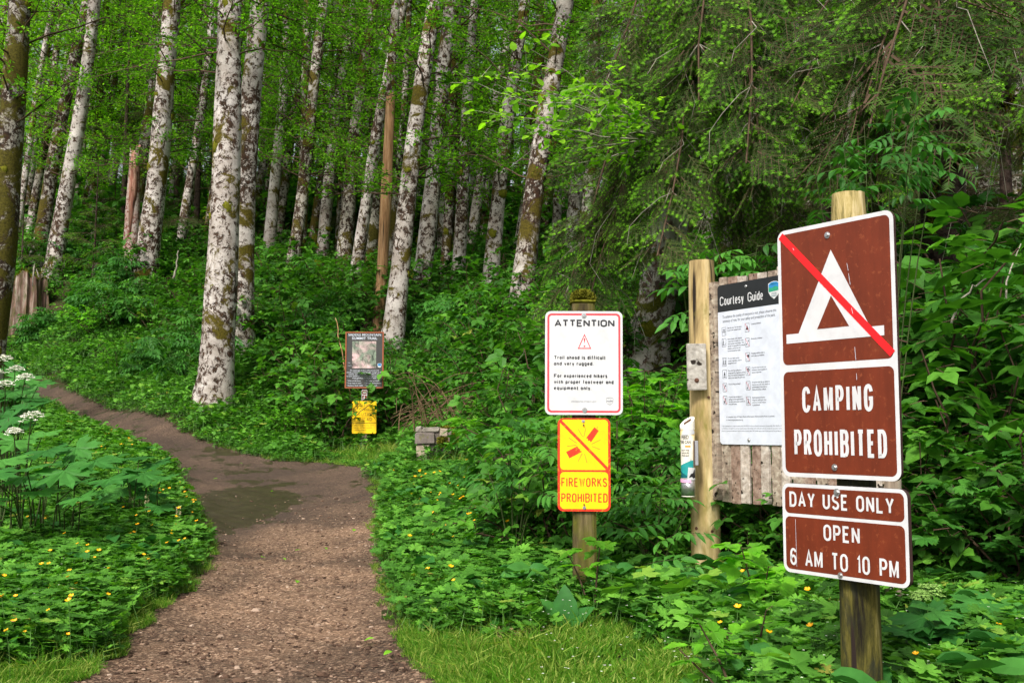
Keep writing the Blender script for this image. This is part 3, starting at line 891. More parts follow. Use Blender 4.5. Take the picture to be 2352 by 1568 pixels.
def alder(base, top, Z, w, label, mat='bark', moss=3, crown=True, group=None, dz=0, cs=1.0, height=19, name="alder_tree", cz=0):
    """base/top: where the photo shows the foot and the trunk at the upper frame edge; Z: distance; w: trunk width there"""
    b = P(base[0], base[1], Z); t = P(top[0], top[1], Z + dz)
    d = norm(t - b)
    g0 = float(H(b[0], b[1]))
    foot = b - d * ((b[2] - g0 + .15) / d[2])
    end = foot + d * height
    rr = w / F * Z / 2 * 1.13
    root = empty(name, foot, label, "tree", group)
    g = Geo(); p, r = trunk_geo(g, np.zeros(3), end - foot, rr * 1.08, rr * .28, n=30)
    g.obj("trunk", M[mat], root)
    if moss:
        gm = Geo(); moss_blobs(gm, p, r, int(moss * 2), min(.36, .13 + rr * .5), tmax=.55)
        tag(gm.obj('moss', M['moss'], root), kind='stuff')
    if crown:
        far = Z > 31
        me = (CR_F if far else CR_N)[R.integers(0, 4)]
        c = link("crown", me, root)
        # the crown follows the lean of its trunk
        q = Vector(d).to_track_quat('Z', 'Y').to_matrix().to_4x4()
        c.matrix_basis = Matrix.Translation((0, 0, cz)) @ q @ Matrix.Rotation(R.uniform(0, 6.28), 4, 'Z') @ Matrix.Scale(cs * R.uniform(.9, 1.1), 4)
    return root

A = alder
A((-5, 620), (62, 0), 17.5, 56, "thick mossy alder trunk cut by the left edge of the photo", 'bark3', 7, cz=2)
A((40, 600), (133, 0), 34, 20, "slim pale alder just right of the mossy trunk at the left edge", 'bark', 2)
A((122, 622), (213, 0), 28, 33, "white leaning alder growing beside the big old stump", 'bark', 4)
A((208, 560), (240, 0), 36, 16, "thin mossy alder close behind the white alder by the big stump", 'bark3', 2)
A((228, 500), (298, 0), 37, 15, "slender dark alder leaning over the young spruce", 'bark2', 2)
A((333, 612), (408, 0), 26, 46, "white mossy alder standing against the broken reddish snag", 'bark', 12)
A((300, 600), (372, 0), 30, 24, "darker alder half hidden behind the white mossy alder by the snag", 'bark3', 4)
A((420, 592), (490, 0), 33, 17, "slim alder in the dark gap left of the thick double alder", 'bark2', 3)
A((492, 922), (533, 0), 17.5, 62, "thickest alder by the path, white bark with moss pads, front one of the pair", 'bark', 9, cz=3)
A((548, 800), (600, 0), 19.5, 50, "second thick alder right behind the thickest one by the path", 'bark', 9, cz=3)
A((618, 590), (655, 0), 30, 24, "pale alder just right of the thick pair", 'bark', 3)
A((598, 560), (628, 0), 37, 14, "reddish thin alder between the thick pair and the pale alder", 'bark2', 2)
A((682, 600), (705, 0), 36, 17, "thin alder left of the twin-stemmed alders behind the shrubs", 'bark2', 2)
A((708, 640), (790, 0), 31, 19, "left stem of the leaning alder pair in mid forest", 'bark2', 3)
A((732, 655), (812, 0), 30, 25, "right stem of the leaning alder pair in mid forest", 'bark', 3)
A((775, 672), (822, 0), 31, 20, "mossy alder behind the trail map sign", 'bark3', 4)
A((803, 722), (928, 0), 26, 25, "strongly leaning alder directly above the trail map sign", 'bark', 3)
A((898, 812), (1002, 0), 21, 38, "big white leaning alder right of the bare orange snag", 'bark', 6)
A((890, 660), (940, 0), 27, 17, "narrow alder squeezed behind the orange snag and the big leaning alder", 'bark2', 2)
A((962, 690), (1046, 0), 23.5, 38, "mossy alder next right of the big white leaning alder", 'bark', 6)
A((1015, 720), (1062, 0), 27, 20, "dark-flecked alder with a split foot between two mossy alders", 'bark2', 3)
A((1045, 725), (1098, 0), 26, 26, "grey alder in front of a dark gap above the bramble tangle", 'bark', 2)
A((1082, 690), (1100, 0), 36, 13, "very thin straight alder beside the grey alder", 'bark', 1)
A((1118, 722), (1207, 0), 24, 31, "leaning alder with a broad moss collar, above the left corner of the white sign", 'bark', 6)
A((1192, 735), (1292, 0), 20, 44, "dark thick alder with moss cap, left of the drooping spruce boughs", 'bark2', 8)
A((1275, 640), (1305, 0), 31, 19, "pale thin alder right behind the dark thick alder", 'bark', 2)
A((1335, 640), (1380, 0), 24, 30, "grey alder partly hidden by the drooping boughs over the white sign", 'bark3', 5)
A((1648, 650), (1702, 120), 17, 32, "mossy broken alder right of the big grey leaning trunk", 'bark3', 8, crown=False, height=7.0)
A((1780, 640), (1850, 0), 24, 22, "grey alder deep in the shade above the notice board", 'bark3', 3)

# the rest of the stand, deeper in the wood
_fill = []
rf = np.random.default_rng(21)
for k in range(165):
    Z = rf.uniform(27, 42) if k % 2 == 0 else rf.uniform(40, 72)
    px = -150 + 2650 * (k + rf.random()) / 165
    by = 615 - (Z - 30) * 1.6 + rf.uniform(-20, 20)
    lean = rf.normal(70, 30) + (CX - px) * .03
    r = alder((px, by), (px + lean, 0), Z, rf.uniform(.19, .38) * F / Z, "slim pale alder among many deep in the wood behind the signs",
              ['bark', 'bark2', 'bark3'][int(rf.integers(0, 3))], 2 if k % 2 else 0, group="slim alders deep in the wood", height=22)

# the far-off wood behind, reads as one mass of leaves
nn_ = 70
y_ = R.uniform(44, 92, nn_); x_ = (R.uniform(-250, 2600, nn_) - CX) / F * y_
ok_ = R.random(nn_) < np.where((x_ / y_ * F + CX > 560) & (x_ / y_ * F + CX < 820), .55, 1)
pp_ = np.stack([x_, y_, H(x_, y_) - .3], -1)[ok_]; k_ = len(pp_)
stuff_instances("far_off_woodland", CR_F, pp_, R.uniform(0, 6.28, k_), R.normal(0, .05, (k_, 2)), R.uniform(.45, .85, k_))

# dark young conifers that close the gaps between the trunks
def spray_template():
    """one flat spruce twig with side twiglets, needles, and pale fresh tips"""
    it = []
    def needles(p0, p1, m, ln, mat):
        p0 = np.array(p0, float); p1 = np.array(p1, float); d = norm(p1 - p0); s = np.cross(d, [0, 0, 1.])
        V, f = [], []
        for i in range(m):
            c = p0 + (p1 - p0) * (i + .3) / m
            for sg in (-1, 1):
                dd = norm(d * .7 + s * sg + np.array([0, 0, R.uniform(-.5, .5)]))
                w = d * ln * .13
                b = len(V); V += [c - w, c + w, c + dd * ln]; f.append((b, b + 1, b + 2))
        it.append(((np.array(V), [np.array(f)], [mat]), I3, (0, 0, 0), 1, None))
    def twig(p0, p1, r):
        it.append((T_stick(p0, p1, r, 2), I3, (0, 0, 0), 1, None))
    twig((0, 0, 0), (0, 1, -.25), .012)
    needles((0, .1, -.01), (0, .92, -.22), 12, .085, 0)
    needles((0, .88, -.21), (0, 1.06, -.28), 6, .075, 1)
    for i in range(5):
        y = .14 + i * .16
        for sg in (-1, 1):
            L = .46 - .05 * i
            p0 = (0, y, -.25 * y * y); p1 = (sg * L * .72, y + L * .62, -.25 * y * y - L * R.uniform(.1, .4))
            twig(p0, p1, .007)
            needles(p0, p1, int(5 + L * 10), .075, 0)
            q = np.array(p1) - np.array(p0)
            needles(np.array(p0) + q * .88, np.array(p0) + q * 1.14, 5, .07, 1)
    return compose(it)
SPRAY = spray_template()
DARKSPRAY = (SPRAY[0], SPRAY[1], [0 if m == 1 else m for m in SPRAY[2]])

def bough_mesh(L, n, droop, size, fresh=True, bare=14, seed=0, hang=.5):
    """spruce bough: curved axis along +Y with hanging side sprays and bare brown twigs"""
    g = Geo()
    t = np.linspace(0, 1, 9)
    p = np.stack([.04 * L * np.sin(t * 5 + seed), L * t, -droop * L * t * t], -1)
    tube(g, p, np.linspace(.011, .004, 9), 4, 2, cap=False)
    tt = .12 + .88 * R.random(n) ** .8
    k = tt * 8; i0 = np.minimum(k.astype(int), 7); fr = (k - i0)[:, None]
    c = p[i0] * (1 - fr) + p[i0 + 1] * fr
    side = np.where(R.random(n) < .5, -1, 1)
    yd = np.stack([side * R.uniform(.4, 1, n), R.uniform(.2, 1, n), -R.uniform(.1, 1, n) * hang], -1)
    yd = norm(yd)
    sc = size * R.uniform(.6, 1.2, n) * (1.15 - .5 * tt)
    c = c + yd * (R.random(n) ** 1.5 * .35 * (1.1 - tt))[:, None] * L * .5
    place(g, SPRAY if fresh else DARKSPRAY, c, frames(yd, np.array([0, 0, 1.]) + R.normal(0, .35, (n, 3))), sc, var=np.clip(R.normal(.45, .25, n), 0, 1))
    for _ in range(bare):
        i = R.integers(1, 8)
        d = norm(np.array([R.normal(0, .5), R.uniform(-.2, .6), -R.uniform(.4, 1.2)]))
        q = curve_pts(p[i], d, R.uniform(.2, .55) * min(1, L / 2), 5, .3, .6)
        tube(g, q, np.linspace(.0028, .0012, 5), 3, 3, cap=False)
    return g.mesh("bough", [M['needle'], M['tipneedle'], M['twig'], M['palebranch']])

B_L = [bough_mesh(2.2, 105, .4, .27, True, 34, s, .65) for s in range(4)]
B_S = [bough_mesh(1.3, 26, .25, .36, True, 8, s) for s in range(3)]
B_D = [bough_mesh(2.0, 30, .25, .5, False, 8, s) for s in range(3)]

def bough_at(parent, origin, a, b, meshes, jit=.0):
    """child bough from a to b (world points)"""
    a = np.asarray(a, float); b = np.asarray(b, float)
    me = meshes[R.integers(0, len(meshes))]
    L0 = 2.2 if meshes is B_L else 1.3 if meshes is B_S else 2.0
    d = b - a; L = np.linalg.norm(d)
    d = d + np.array([0, 0, .22 * L]); Fm = frames(d[None], np.array([[0, 0, 1.]]))[0]
    m = Matrix(Fm.tolist()).to_4x4()
    o = link("bough", me, parent)
    o.matrix_basis = Matrix.Translation(Vector(a - origin)) @ m @ Matrix.Rotation(R.normal(0, .3), 4, 'Y') @ Matrix.Scale(L / L0, 4)
    return o

def conifer(foot, h, r0, label, nb, L0, z0=.4, mat='sprucebark', meshes=None, taper=.85, group=None, name="spruce_tree", sag=.15):
    foot = np.asarray(foot, float)
    root = empty(name, foot, label, "tree", group)
    g = Geo(); p, r = trunk_geo(g, np.array([0, 0, -.2]), np.array([0, 0, h]), r0, r0 * .15, n=16, sides=8, bend=.03)
    g.obj("trunk", M[mat], root)
    for k in range(nb):
        t = (k + R.random()) / nb
        z = z0 + (h - z0) * t
        L = L0 * (1 - taper * t) * R.uniform(.75, 1.15)
        az = k * 2.4 + R.uniform(-.4, .4)
        d = np.array([math.cos(az), math.sin(az), -sag])
        a = foot + np.array([0, 0, z])
        bough_at(root, foot, a, a + d * L, meshes or B_D)
    return root
for k, (px, Z, h, L0) in enumerate(((272, 33, 9, 2.4), (440, 31, 9.5, 2.8), (395, 36, 11, 2.8), (-60, 34, 10, 3), (752, 34, 9, 2.6), (845, 31, 8, 2.2), (560, 38, 9, 3), (1005, 33, 7, 2.3),
                                     (1100, 38, 8, 2.6), (1330, 34, 8, 2.6), (1480, 30, 7, 2.6), (655, 42, 8, 2.6), (1210, 44, 9, 3))):
    x = (px - CX) / F * Z
    conifer((x, Z, float(H(x, Z))), h, .12, "dark young spruce filling a gap between the pale alder trunks", 26, L0, group="dark young spruces between the trunks")
x = (205 - CX) / F * 26.5
conifer((x, 26.5, float(H(x, 26.5))), 3.6, .05, "small feathery light green spruce behind the white leaning alder", 26, 1.25, meshes=B_S, name="young_spruce_tree", sag=-.05)
x = (40 - CX) / F * 27.5
conifer((x, 27.5, float(H(x, 27.5)) + .3), 2.6, .04, "small light spruce growing behind the big old stump", 18, 1.0, meshes=B_S, name="young_spruce_tree", sag=-.05)
# black-green conifer mass on the right, deep shade
for k, (px, Z, h, L0) in enumerate(((1760, 20, 8, 3.0), (1900, 19, 9, 3.2), (2010, 22, 11, 3.2), (2330, 18, 10, 3.4), (2420, 15, 9, 3.), (1830, 25, 12, 3.2), (2250, 24, 12, 3.4), (2120, 20, 5, 2.6))):
    x = (px - CX) / F * Z
    conifer((x, Z, float(H(x, Z))), h, .14, "dark spruce in the deep shade behind the notice board", 34, L0, group="dark spruces in the shade behind the notice board")

# big grey leaning trunk whose boughs hang over the signs
Z = 15
b = P(1482, 830, Z); t_ = P(1606, 0, Z - .6); d = norm(t_ - b)
foot = b - d * ((b[2] - float(H(b[0], b[1])) + .15) / d[2])
root = empty("spruce_tree", foot, "big grey leaning conifer with moss, its drooping boughs hang behind the white sign", "tree")
g = Geo(); p, r = trunk_geo(g, np.zeros(3), d * 17, .29, .11, n=34, sides=16, flare=.25); g.obj("trunk", M['greybark'], root)
gm = Geo(); moss_blobs(gm, p, r, 12, .26, tmax=.4, side=-1.6); tag(gm.obj('moss', M['moss'], root), kind='stuff')
def on_trunk(py):       # point of this trunk at a height the photo shows at row py
    s = np.linspace(0, 17, 400); q = foot + np.outer(s, d); _, yy, _ = proj(q)
    return q[np.argmin(abs(yy - py))]
for (y0, ex, ey, eZ) in ((-300, 1480, 120, 11.5), (0, 1275, 540, 12), (60, 1290, 590, 12), (90, 1310, 420, 12.5), (70, 1330, 520, 13), (50, 1290, 540, 13), (110, 1310, 470, 12.3),
        (0, 1400, 330, 12), (110, 1370, 380, 12.5), (-20, 1480, 350, 10.5), (180, 1310, 500, 12.5), (-250, 1520, 220, 10.5),
        (-260, 1700, 200, 11), (-140, 1780, 320, 11.5), (-60, 1830, 420, 12), (-20, 1800, 380, 12), (-350, 1640, 80, 10), (-400, 1800, 120, 11), 
        (-330, 1480, 60, 11), (-420, 1580, -20, 10.5), (-500, 1750, 0, 11), (-380, 1500, 240, 12), (-300, 1850, 250, 12.5)):
    bough_at(root, foot, on_trunk(y0), P(ex, ey, eZ), B_L)

# dark spruce right: mossy stub limbs, boughs overhead
Z = 13.5
xs = (2172 - CX) / F * Z
foot = np.array([xs, Z, float(H(xs, Z)) - .1])
root = empty("spruce_tree", foot, "dark thick spruce trunk with stubby moss-covered limbs in the upper right", "tree")
g = Geo(); p, r = trunk_geo(g, np.zeros(3), np.array([.25, 0, 15.]), .30, .1, n=34, sides=16, flare=.2); g.obj("trunk", M['sprucebark'], root)
for pts, rad in (([(2160, 372, 13.4), (2110, 368, 13.1), (2060, 372, 12.9)], .07), ([(2185, 385, 13.3), (2215, 345, 13), (2250, 320, 12.8), (2285, 305, 12.6)], .075),
                 ([(2190, 250, 13.4), (2240, 245, 13), (2290, 240, 12.7), (2345, 226, 12.5)], .085), ([(2190, 260, 13.4), (2215, 215, 13), (2255, 180, 12.8), (2300, 160, 12.6), (2310, 200, 12.5)], .095),
                 ([(2150, 280, 13.4), (2090, 295, 13.1), (2040, 290, 12.8)], .06), ([(2165, 420, 13.2), (2150, 470, 13), (2146, 520, 13)], .05)):
    q = np.array([P(*a) for a in pts])
    tt = np.linspace(0, len(q) - 1, 9); q2 = np.array([np.interp(tt, range(len(q)), q[:, i]) for i in range(3)]).T - foot
    gl = Geo(); tube(gl, q2, np.linspace(rad, rad * .7, 9), 8, 0, wob=.25)
    m = 420; kk = R.integers(0, 9, m); dd = rand_dirs(m, -1.2, 1.2)
    place(gl, SMALL, q2[kk] + R.normal(0, .03, (m, 3)) + dd * rad * .8, frames(dd + [0, 0, -.5], R.normal(0, 1, (m, 3))), .05, mat=1)
    gl.obj("limb", [M['sprucebark'], M['moss']], root)
def on_v(z): return foot + np.array([.0, 0, z])
for (z, ex, ey, eZ) in ((5.6, 1990, 150, 10), (5.3, 1900, 260, 10.5), (5.9, 2080, 120, 9.8), (6.2, 2200, 90, 9.5), (5.8, 2330, 130, 10), (6.6, 1880, 120, 10.2),
                        (6.4, 2420, 60, 10), (6.9, 2150, 0, 9.5), (6.8, 1960, 10, 10), (7.1, 2290, 0, 9.5), (6.0, 1820, 200, 11),
                        (7.4, 1850, -40, 10.5), (7.4, 2060, -80, 10), (3.6, 1930, 480, 12), (4.2, 1870, 430, 12), (3.3, 1880, 560, 12)):
    if not (1990 < ex < 2420 and ey > 95): bough_at(root, foot, on_v(z), P(ex, ey - (120 if 1900 < ex < 2390 and ey > 60 else 0), eZ), B_L)
for (z, ex, ey, eZ) in ((6, 2100, 60, 9.3), (5.6, 2260, 60, 10.2), (5.0, 1780, 330, 11.5), (6, 1950, 210, 9.8), (5.7, 2330, 30, 10)):
    if not 1990 < ex < 2420: bough_at(root, foot, on_v(z), P(ex, ey, eZ), B_D)

# bare orange snag and reddish broken snag, old stump
t0, t1 = P(869, 765, 22), P(897, 215, 22); d = norm(t1 - t0)
foot = t0 - d * max(0, (t0[2] - float(H(t0[0], t0[1])) + .1) / d[2])
root = empty("dead_tree", foot, "bare orange-brown dead trunk without bark in mid forest", "dead tree")
g = Geo(); L = np.linalg.norm(t1 - foot); trunk_geo(g, np.zeros(3), d * L, .135, .10, n=24, flare=.1, bend=.02)
M['orangewood'] = wood_mat("bare_orange_wood", (.2, .1, .045), (.36, .2, .095), (.5, .32, .18), .1, 16)
g.obj("bare_wood", M['orangewood'], root)
g = Geo(); p, r = trunk_geo(g, d * (L * .985), d * 15, .105, .045, n=18, flare=0, bend=.02); g.obj("bark_covered_trunk", M['bark2'], root)
for py in (250, 300):
    pass
c = link("crown", CR_N[1], root); c.matrix_basis = Matrix.Translation((0, 0, 5))
M['redwood'] = wood_mat("rotten_red_wood", (.12, .045, .03), (.26, .11, .075), (.45, .3, .22), .1, 14)
t0, t1 = P(299, 600, 26.6), P(312, 338, 26.6); d = norm(t1 - t0)
foot = t0 - d * max(0, (t0[2] - float(H(t0[0], t0[1])) + .1) / d[2]); L = np.linalg.norm(t1 - foot)
root = empty("broken_snag", foot, "broken reddish snag with jagged top leaning on the white mossy alder", "dead tree")
g = Geo(); n = 14; sides = 12
p, r = trunk_geo(g, np.zeros(3), d * L, .2, .15, n=20, flare=.1, bend=.01)
V = g.V[0]; V[-14:, 2] += R.uniform(-.35, .15, 14)
Vc = V[-14:].mean(0) - [0, 0, .25]
g.add(np.vstack([V[-14:], Vc]), [(i, (i + 1) % 14, 14) for i in range(14)], 1)
lower = bark_mat("snag_bark", (.5, .44, .4), (.3, .18, .14), (.1, .04, .03), (.12, .11, .015), .5, .62)
g.obj("trunk", [lower, M['redwood']], root)
g = Geo(); tube(g, np.array([d * (L * .35) + [.02, -.14, 0], d * (L * .7) + [.03, -.12, 0], d * (L * .97) + [.0, -.1, 0]]), [.05, .1, .06], 8, 0, wob=.2)
g.obj("exposed_wood", M['redwood'], root)
gm = Geo(); moss_blobs(gm, p[8:], r[8:], 4, .2); tag(gm.obj('moss', M['moss'], root), kind='stuff')

def stump(cx, cy, Z, w, h, label, seed):
    b = P(cx, cy, Z); z = float(H(b[0], b[1]))
    rr = np.random.default_rng(seed)
    root = empty("tree_stump", (b[0], b[1], z - .1), label, "stump")
    g = Geo(); n = 40; rows = 9
    a = np.arange(n) / n * 2 * math.pi
    flute = .12 * np.sin(a * 7 + 1) + .09 * np.sin(a * 13) + .05 * np.sin(a * 19) + rr.normal(0, .05, n)
    top = h * (.75 + .25 * np.sin(a + 2.5) + rr.uniform(-.12, .12, n))
    V = []
    for k in range(rows):
        t = k / (rows - 1)
        rad = w / 2 * (1.35 - .5 * t ** .6) * (1 + flute * (1.2 - .4 * t)) + rr.normal(0, .008, n)
        V.append(np.stack([np.cos(a) * rad, np.sin(a) * rad * .8, (top + .9) * t - .9], -1))
    V = np.concatenate(V)
    i = np.arange(rows - 1)[:, None] * n; j = np.arange(n)[None]; j2 = (j + 1) % n
    g.add(V, [np.stack([i + j, i + j2, i + n + j2, i + n + j], -1).reshape(-1, 4)], 0)
    tv = V[-n:]; c = tv.mean(0) - [0, 0, .25]
    g.add(np.vstack([tv, c]), [(q, (q + 1) % n, n) for q in range(n)], 0)
    g.obj("stump_wood", wood_mat("old_stump_wood", (.04, .022, .016), (.17, .1, .075), (.4, .34, .28), .12, 9, (.06, .07, .015), .47), root)
    gs = Geo()
    for q in range(9):
        k = rr.integers(0, n); s = tv[k]
        e = s + np.array([rr.normal(0, .08), rr.normal(0, .05), rr.uniform(.15, .42)])
        tube(gs, np.array([s - [0, 0, .3], (s + e) / 2 + rr.normal(0, .01, 3), e]), [.035, .025, .004], 4, 0)
    tag(gs.obj("splinters", M['palebranch'], root), kind='stuff')
    gm = Geo(); m = 900; k = R.integers(0, n, m)
    place(gm, SMALL, tv[k] * R.uniform(.6, 1.0, (m, 1)) * [1, 1, 0] + np.stack([0 * k, 0 * k, tv[k, 2]], -1) + R.normal(0, .03, (m, 3)), frames(rand_dirs(m, -.3, 1), R.normal(0, 1, (m, 3))), .06)
    tag(gm.obj('moss', M['moss'], root), kind='stuff')
stump(66, 615, 26.8, 1.0, 1.15, "wide old tree stump with weathered red and grey flutes below the young spruce", 3)
# ------------------------------------------------------------------ lettering
def arc(cx, cy, rx, ry, a0, a1, n=8):
    return [(cx + rx * math.cos(math.radians(a0 + (a1 - a0) * i / n)), cy + ry * math.sin(math.radians(a0 + (a1 - a0) * i / n))) for i in range(n + 1)]
A0 = arc
GL = {   # highway style letters as strokes in a 0..w x 0..1 box
 'A': (1, [[(0, 0), (.5, 1), (1, 0)], [(.17, .3), (.83, .3)]]),
 'B': (.9, [[(.62, 1), (0, 1), (0, 0), (.62, 0)] , [(.62, 1)] + arc(.62, .765, .33, .235, 90, -90) , [(0, .53), (.62, .53)], [(.62, .53)] + arc(.62, .265, .36, .265, 90, -90)]),
 'C': (.9, [arc(.47, .74, .47, .26, 5, 180) + arc(.47, .26, .47, .26, 180, 355)]),
 'D': (.92, [[(0, 0), (0, 1), (.45, 1)] + arc(.45, .7, .47, .3, 90, 0) + arc(.45, .3, .47, .3, 0, -90) + [(0, 0), (0, .02)]]),
 'E': (.78, [[(.8, 1), (0, 1), (0, 0), (.8, 0)], [(0, .52), (.66, .52)]]),
 'F': (.76, [[(.8, 1), (0, 1), (0, 0)], [(0, .5), (.64, .5)]]),
 'G': (.92, [arc(.47, .74, .47, .26, 5, 180) + arc(.47, .26, .47, .26, 180, 360) + [(.94, .47), (.52, .47)]]),
 'H': (.9, [[(0, 0), (0, 1)], [(.9, 0), (.9, 1)], [(0, .52), (.9, .52)]]),
 'I': (0, [[(0, 0), (0, 1)]]),
 'K': (.9, [[(0, 0), (0, 1)], [(.85, 1), (0, .38)], [(.32, .62), (.9, 0)]]),
 'L': (.75, [[(0, 1), (0, 0), (.78, 0)]]),
 'M': (1.1, [[(0, 0), (0, 1)], [(0, 1), (.55, .15), (1.1, 1)], [(1.1, 1), (1.1, 0)]]),
 'N': (.92, [[(0, 0), (0, 1)], [(0, 1), (.92, 0)], [(.92, 0), (.92, 1)]]),
 'O': (.94, [arc(.47, .74, .47, .26, 0, 180) + arc(.47, .26, .47, .26, 180, 360) + [(.94, .74), (.94, .76)]]),
 'P': (.86, [[(0, 0), (0, 1), (.5, 1)] + arc(.5, .73, .38, .27, 90, -90) + [(0, .46)]]),
 'R': (.9, [[(0, 0), (0, 1), (.5, 1)] + arc(.5, .75, .38, .25, 90, -90) + [(0, .5)], [(.45, .5), (.92, 0)]]),
 'S': (.86, [arc(.43, .76, .42, .24, 15, 180, 8) + arc(.43, .76, .43, .24, 190, 250, 4) + arc(.43, .24, .44, .25, 75, -5, 6) + arc(.43, .24, .44, .24, -10, -165, 8)]),
 'T': (.85, [[(0, 1), (.85, 1)], [(.425, 1), (.425, 0)]]),
 'U': (.9, [[(0, 1)] + arc(.45, .26, .45, .26, 180, 360) + [(.9, 1)]]),
 'W': (1.25, [[(0, 1), (.32, 0), (.625, .9), (.93, 0), (1.25, 1)]]),
 'Y': (.95, [[(0, 1), (.475, .42), (.95, 1)], [(.475, .42), (.475, 0)]]),
 '0': (.86, [arc(.43, .74, .43, .26, 0, 180) + arc(.43, .26, .43, .26, 180, 360) + [(.86, .74), (.86, .76)]]),
 '1': (.2, [[(0, .82), (.2, 1), (.2, 0)]]),
 '6': (.86, [arc(.45, .74, .42, .26, 20, 180) + arc(.43, .28, .43, .28, 180, 540, 16)]),
}
X_ = .70
def _el(w=.52): return arc(w / 2, X_ / 2, w / 2, X_ / 2, 0, 360, 14)
GL.update({
 'a': (.52, [_el(), [(.52, X_), (.52, 0)]]), 'b': (.52, [_el(), [(0, 1), (0, 0)]]), 'c': (.48, [arc(.26, X_ / 2, .26, X_ / 2, 45, 315, 10)]),
 'd': (.52, [_el(), [(.52, 1), (.52, 0)]]), 'e': (.52, [[(0, X_ / 2), (.52, X_ / 2)], arc(.26, X_ / 2, .26, X_ / 2, 0, 310, 12)]),
 'f': (.34, [[(.36, 1), (.24, .98), (.14, .86), (.14, 0)], [(0, X_), (.34, X_)]]), 'g': (.52, [_el(), [(.52, X_), (.52, -.12), (.42, -.25), (.1, -.26)]]),
 'h': (.5, [[(0, 1), (0, 0)], [(0, .45)] + arc(.25, .45, .25, X_ - .45, 180, 0, 6) + [(.5, 0)]]), 'i': (0, [[(0, X_), (0, 0)], [(0, .88), (0, 1.0)]]),
 'k': (.46, [[(0, 1), (0, 0)], [(.42, X_), (0, .25)], [(.16, .4), (.46, 0)]]), 'l': (0, [[(0, 1), (0, 0)]]),
 'm': (.84, [[(0, X_), (0, 0)], [(0, .47)] + arc(.21, .47, .21, X_ - .47, 180, 0, 6) + [(.42, 0)], [(.42, .47)] + arc(.63, .47, .21, X_ - .47, 180, 0, 6) + [(.84, 0)]]),
 'n': (.5, [[(0, X_), (0, 0)], [(0, .45)] + arc(.25, .45, .25, X_ - .45, 180, 0, 6) + [(.5, 0)]]), 'o': (.52, [_el()]),
 'p': (.52, [_el(), [(0, X_), (0, -.28)]]), 'q': (.52, [_el(), [(.52, X_), (.52, -.28)]]), 'r': (.3, [[(0, X_), (0, 0)], [(0, .45)] + arc(.22, .45, .22, X_ - .45, 180, 60, 5)]),
 's': (.44, [arc(.22, X_ * .74, .21, X_ * .26, 30, 230, 7) + arc(.22, X_ * .26, .22, X_ * .27, 60, -150, 8)]), 't': (.32, [[(.14, .92), (.14, .1), (.22, 0), (.34, 0)], [(0, X_), (.34, X_)]]),
 'u': (.5, [[(0, X_)] + arc(.25, .25, .25, .25, 180, 360, 6), [(.5, X_), (.5, 0)]]), 'v': (.5, [[(0, X_), (.25, 0), (.5, X_)]]),
 'w': (.76, [[(0, X_), (.19, 0), (.38, X_), (.57, 0), (.76, X_)]]), 'x': (.5, [[(0, X_), (.5, 0)], [(.5, X_), (0, 0)]]), 'y': (.5, [[(0, X_), (.26, 0)], [(.5, X_), (.2, -.28)]]),
 '.': (0, [[(0, .0), (0, .07)]]),
})
GL['G2'] = GL['G']
def stroke(g, pts, t, z, mat):
    p = [np.array(pts[0], float)]
    for q in pts[1:]:
        if np.hypot(*(np.array(q) - p[-1])) > 1e-5: p.append(np.array(q, float))
    p = np.array(p); n = len(p)
    d = norm(np.diff(p, axis=0)); nl = np.stack([-d[:, 1], d[:, 0]], -1)
    Lf, Rt = [], []
    for i in range(n):
        if i == 0: m, s = nl[0], 1
        elif i == n - 1: m, s = nl[-1], 1
        else:
            m = norm(nl[i - 1] + nl[i]); s = min(1 / max(m @ nl[i], .3), 1.9)
        Lf.append(p[i] + m * s * t / 2); Rt.append(p[i] - m * s * t / 2)
    V = [(a[0], a[1], z) for a in Lf] + [(a[0], a[1], z) for a in Rt]
    g.add(V, [(i, i + n, i + n + 1, i + 1) for i in range(n - 1)], mat)

def hwy(g, s, x0, x1, y0, h, t, z, mat, gap=None):
    """word from x0 to x1 with cap height h; gap = space between letters in stroke widths"""
    gap = 1.0 if gap is None else gap
    nl_ = sum(c != ' ' for c in s); nsp = s.count(' ')
    sw = sum(GL[c][0] for c in s if c != ' ')
    G_ = gap * t; SPW = h * .62
    k = (x1 - x0 - nl_ * t - (len(s) - 1 - 2 * nsp) * G_ - nsp * SPW) / sw
    x = x0 + t / 2; zz = z
    for i, c in enumerate(s):
        if c == ' ':
            x += SPW - G_; continue
        w, st_ = GL[c]
        for sr in st_:
            stroke(g, [(x + q[0] * k, y0 + t / 2 + q[1] * (h - t)) for q in sr], t, zz, mat); zz += .00006
        x += w * k + t + G_

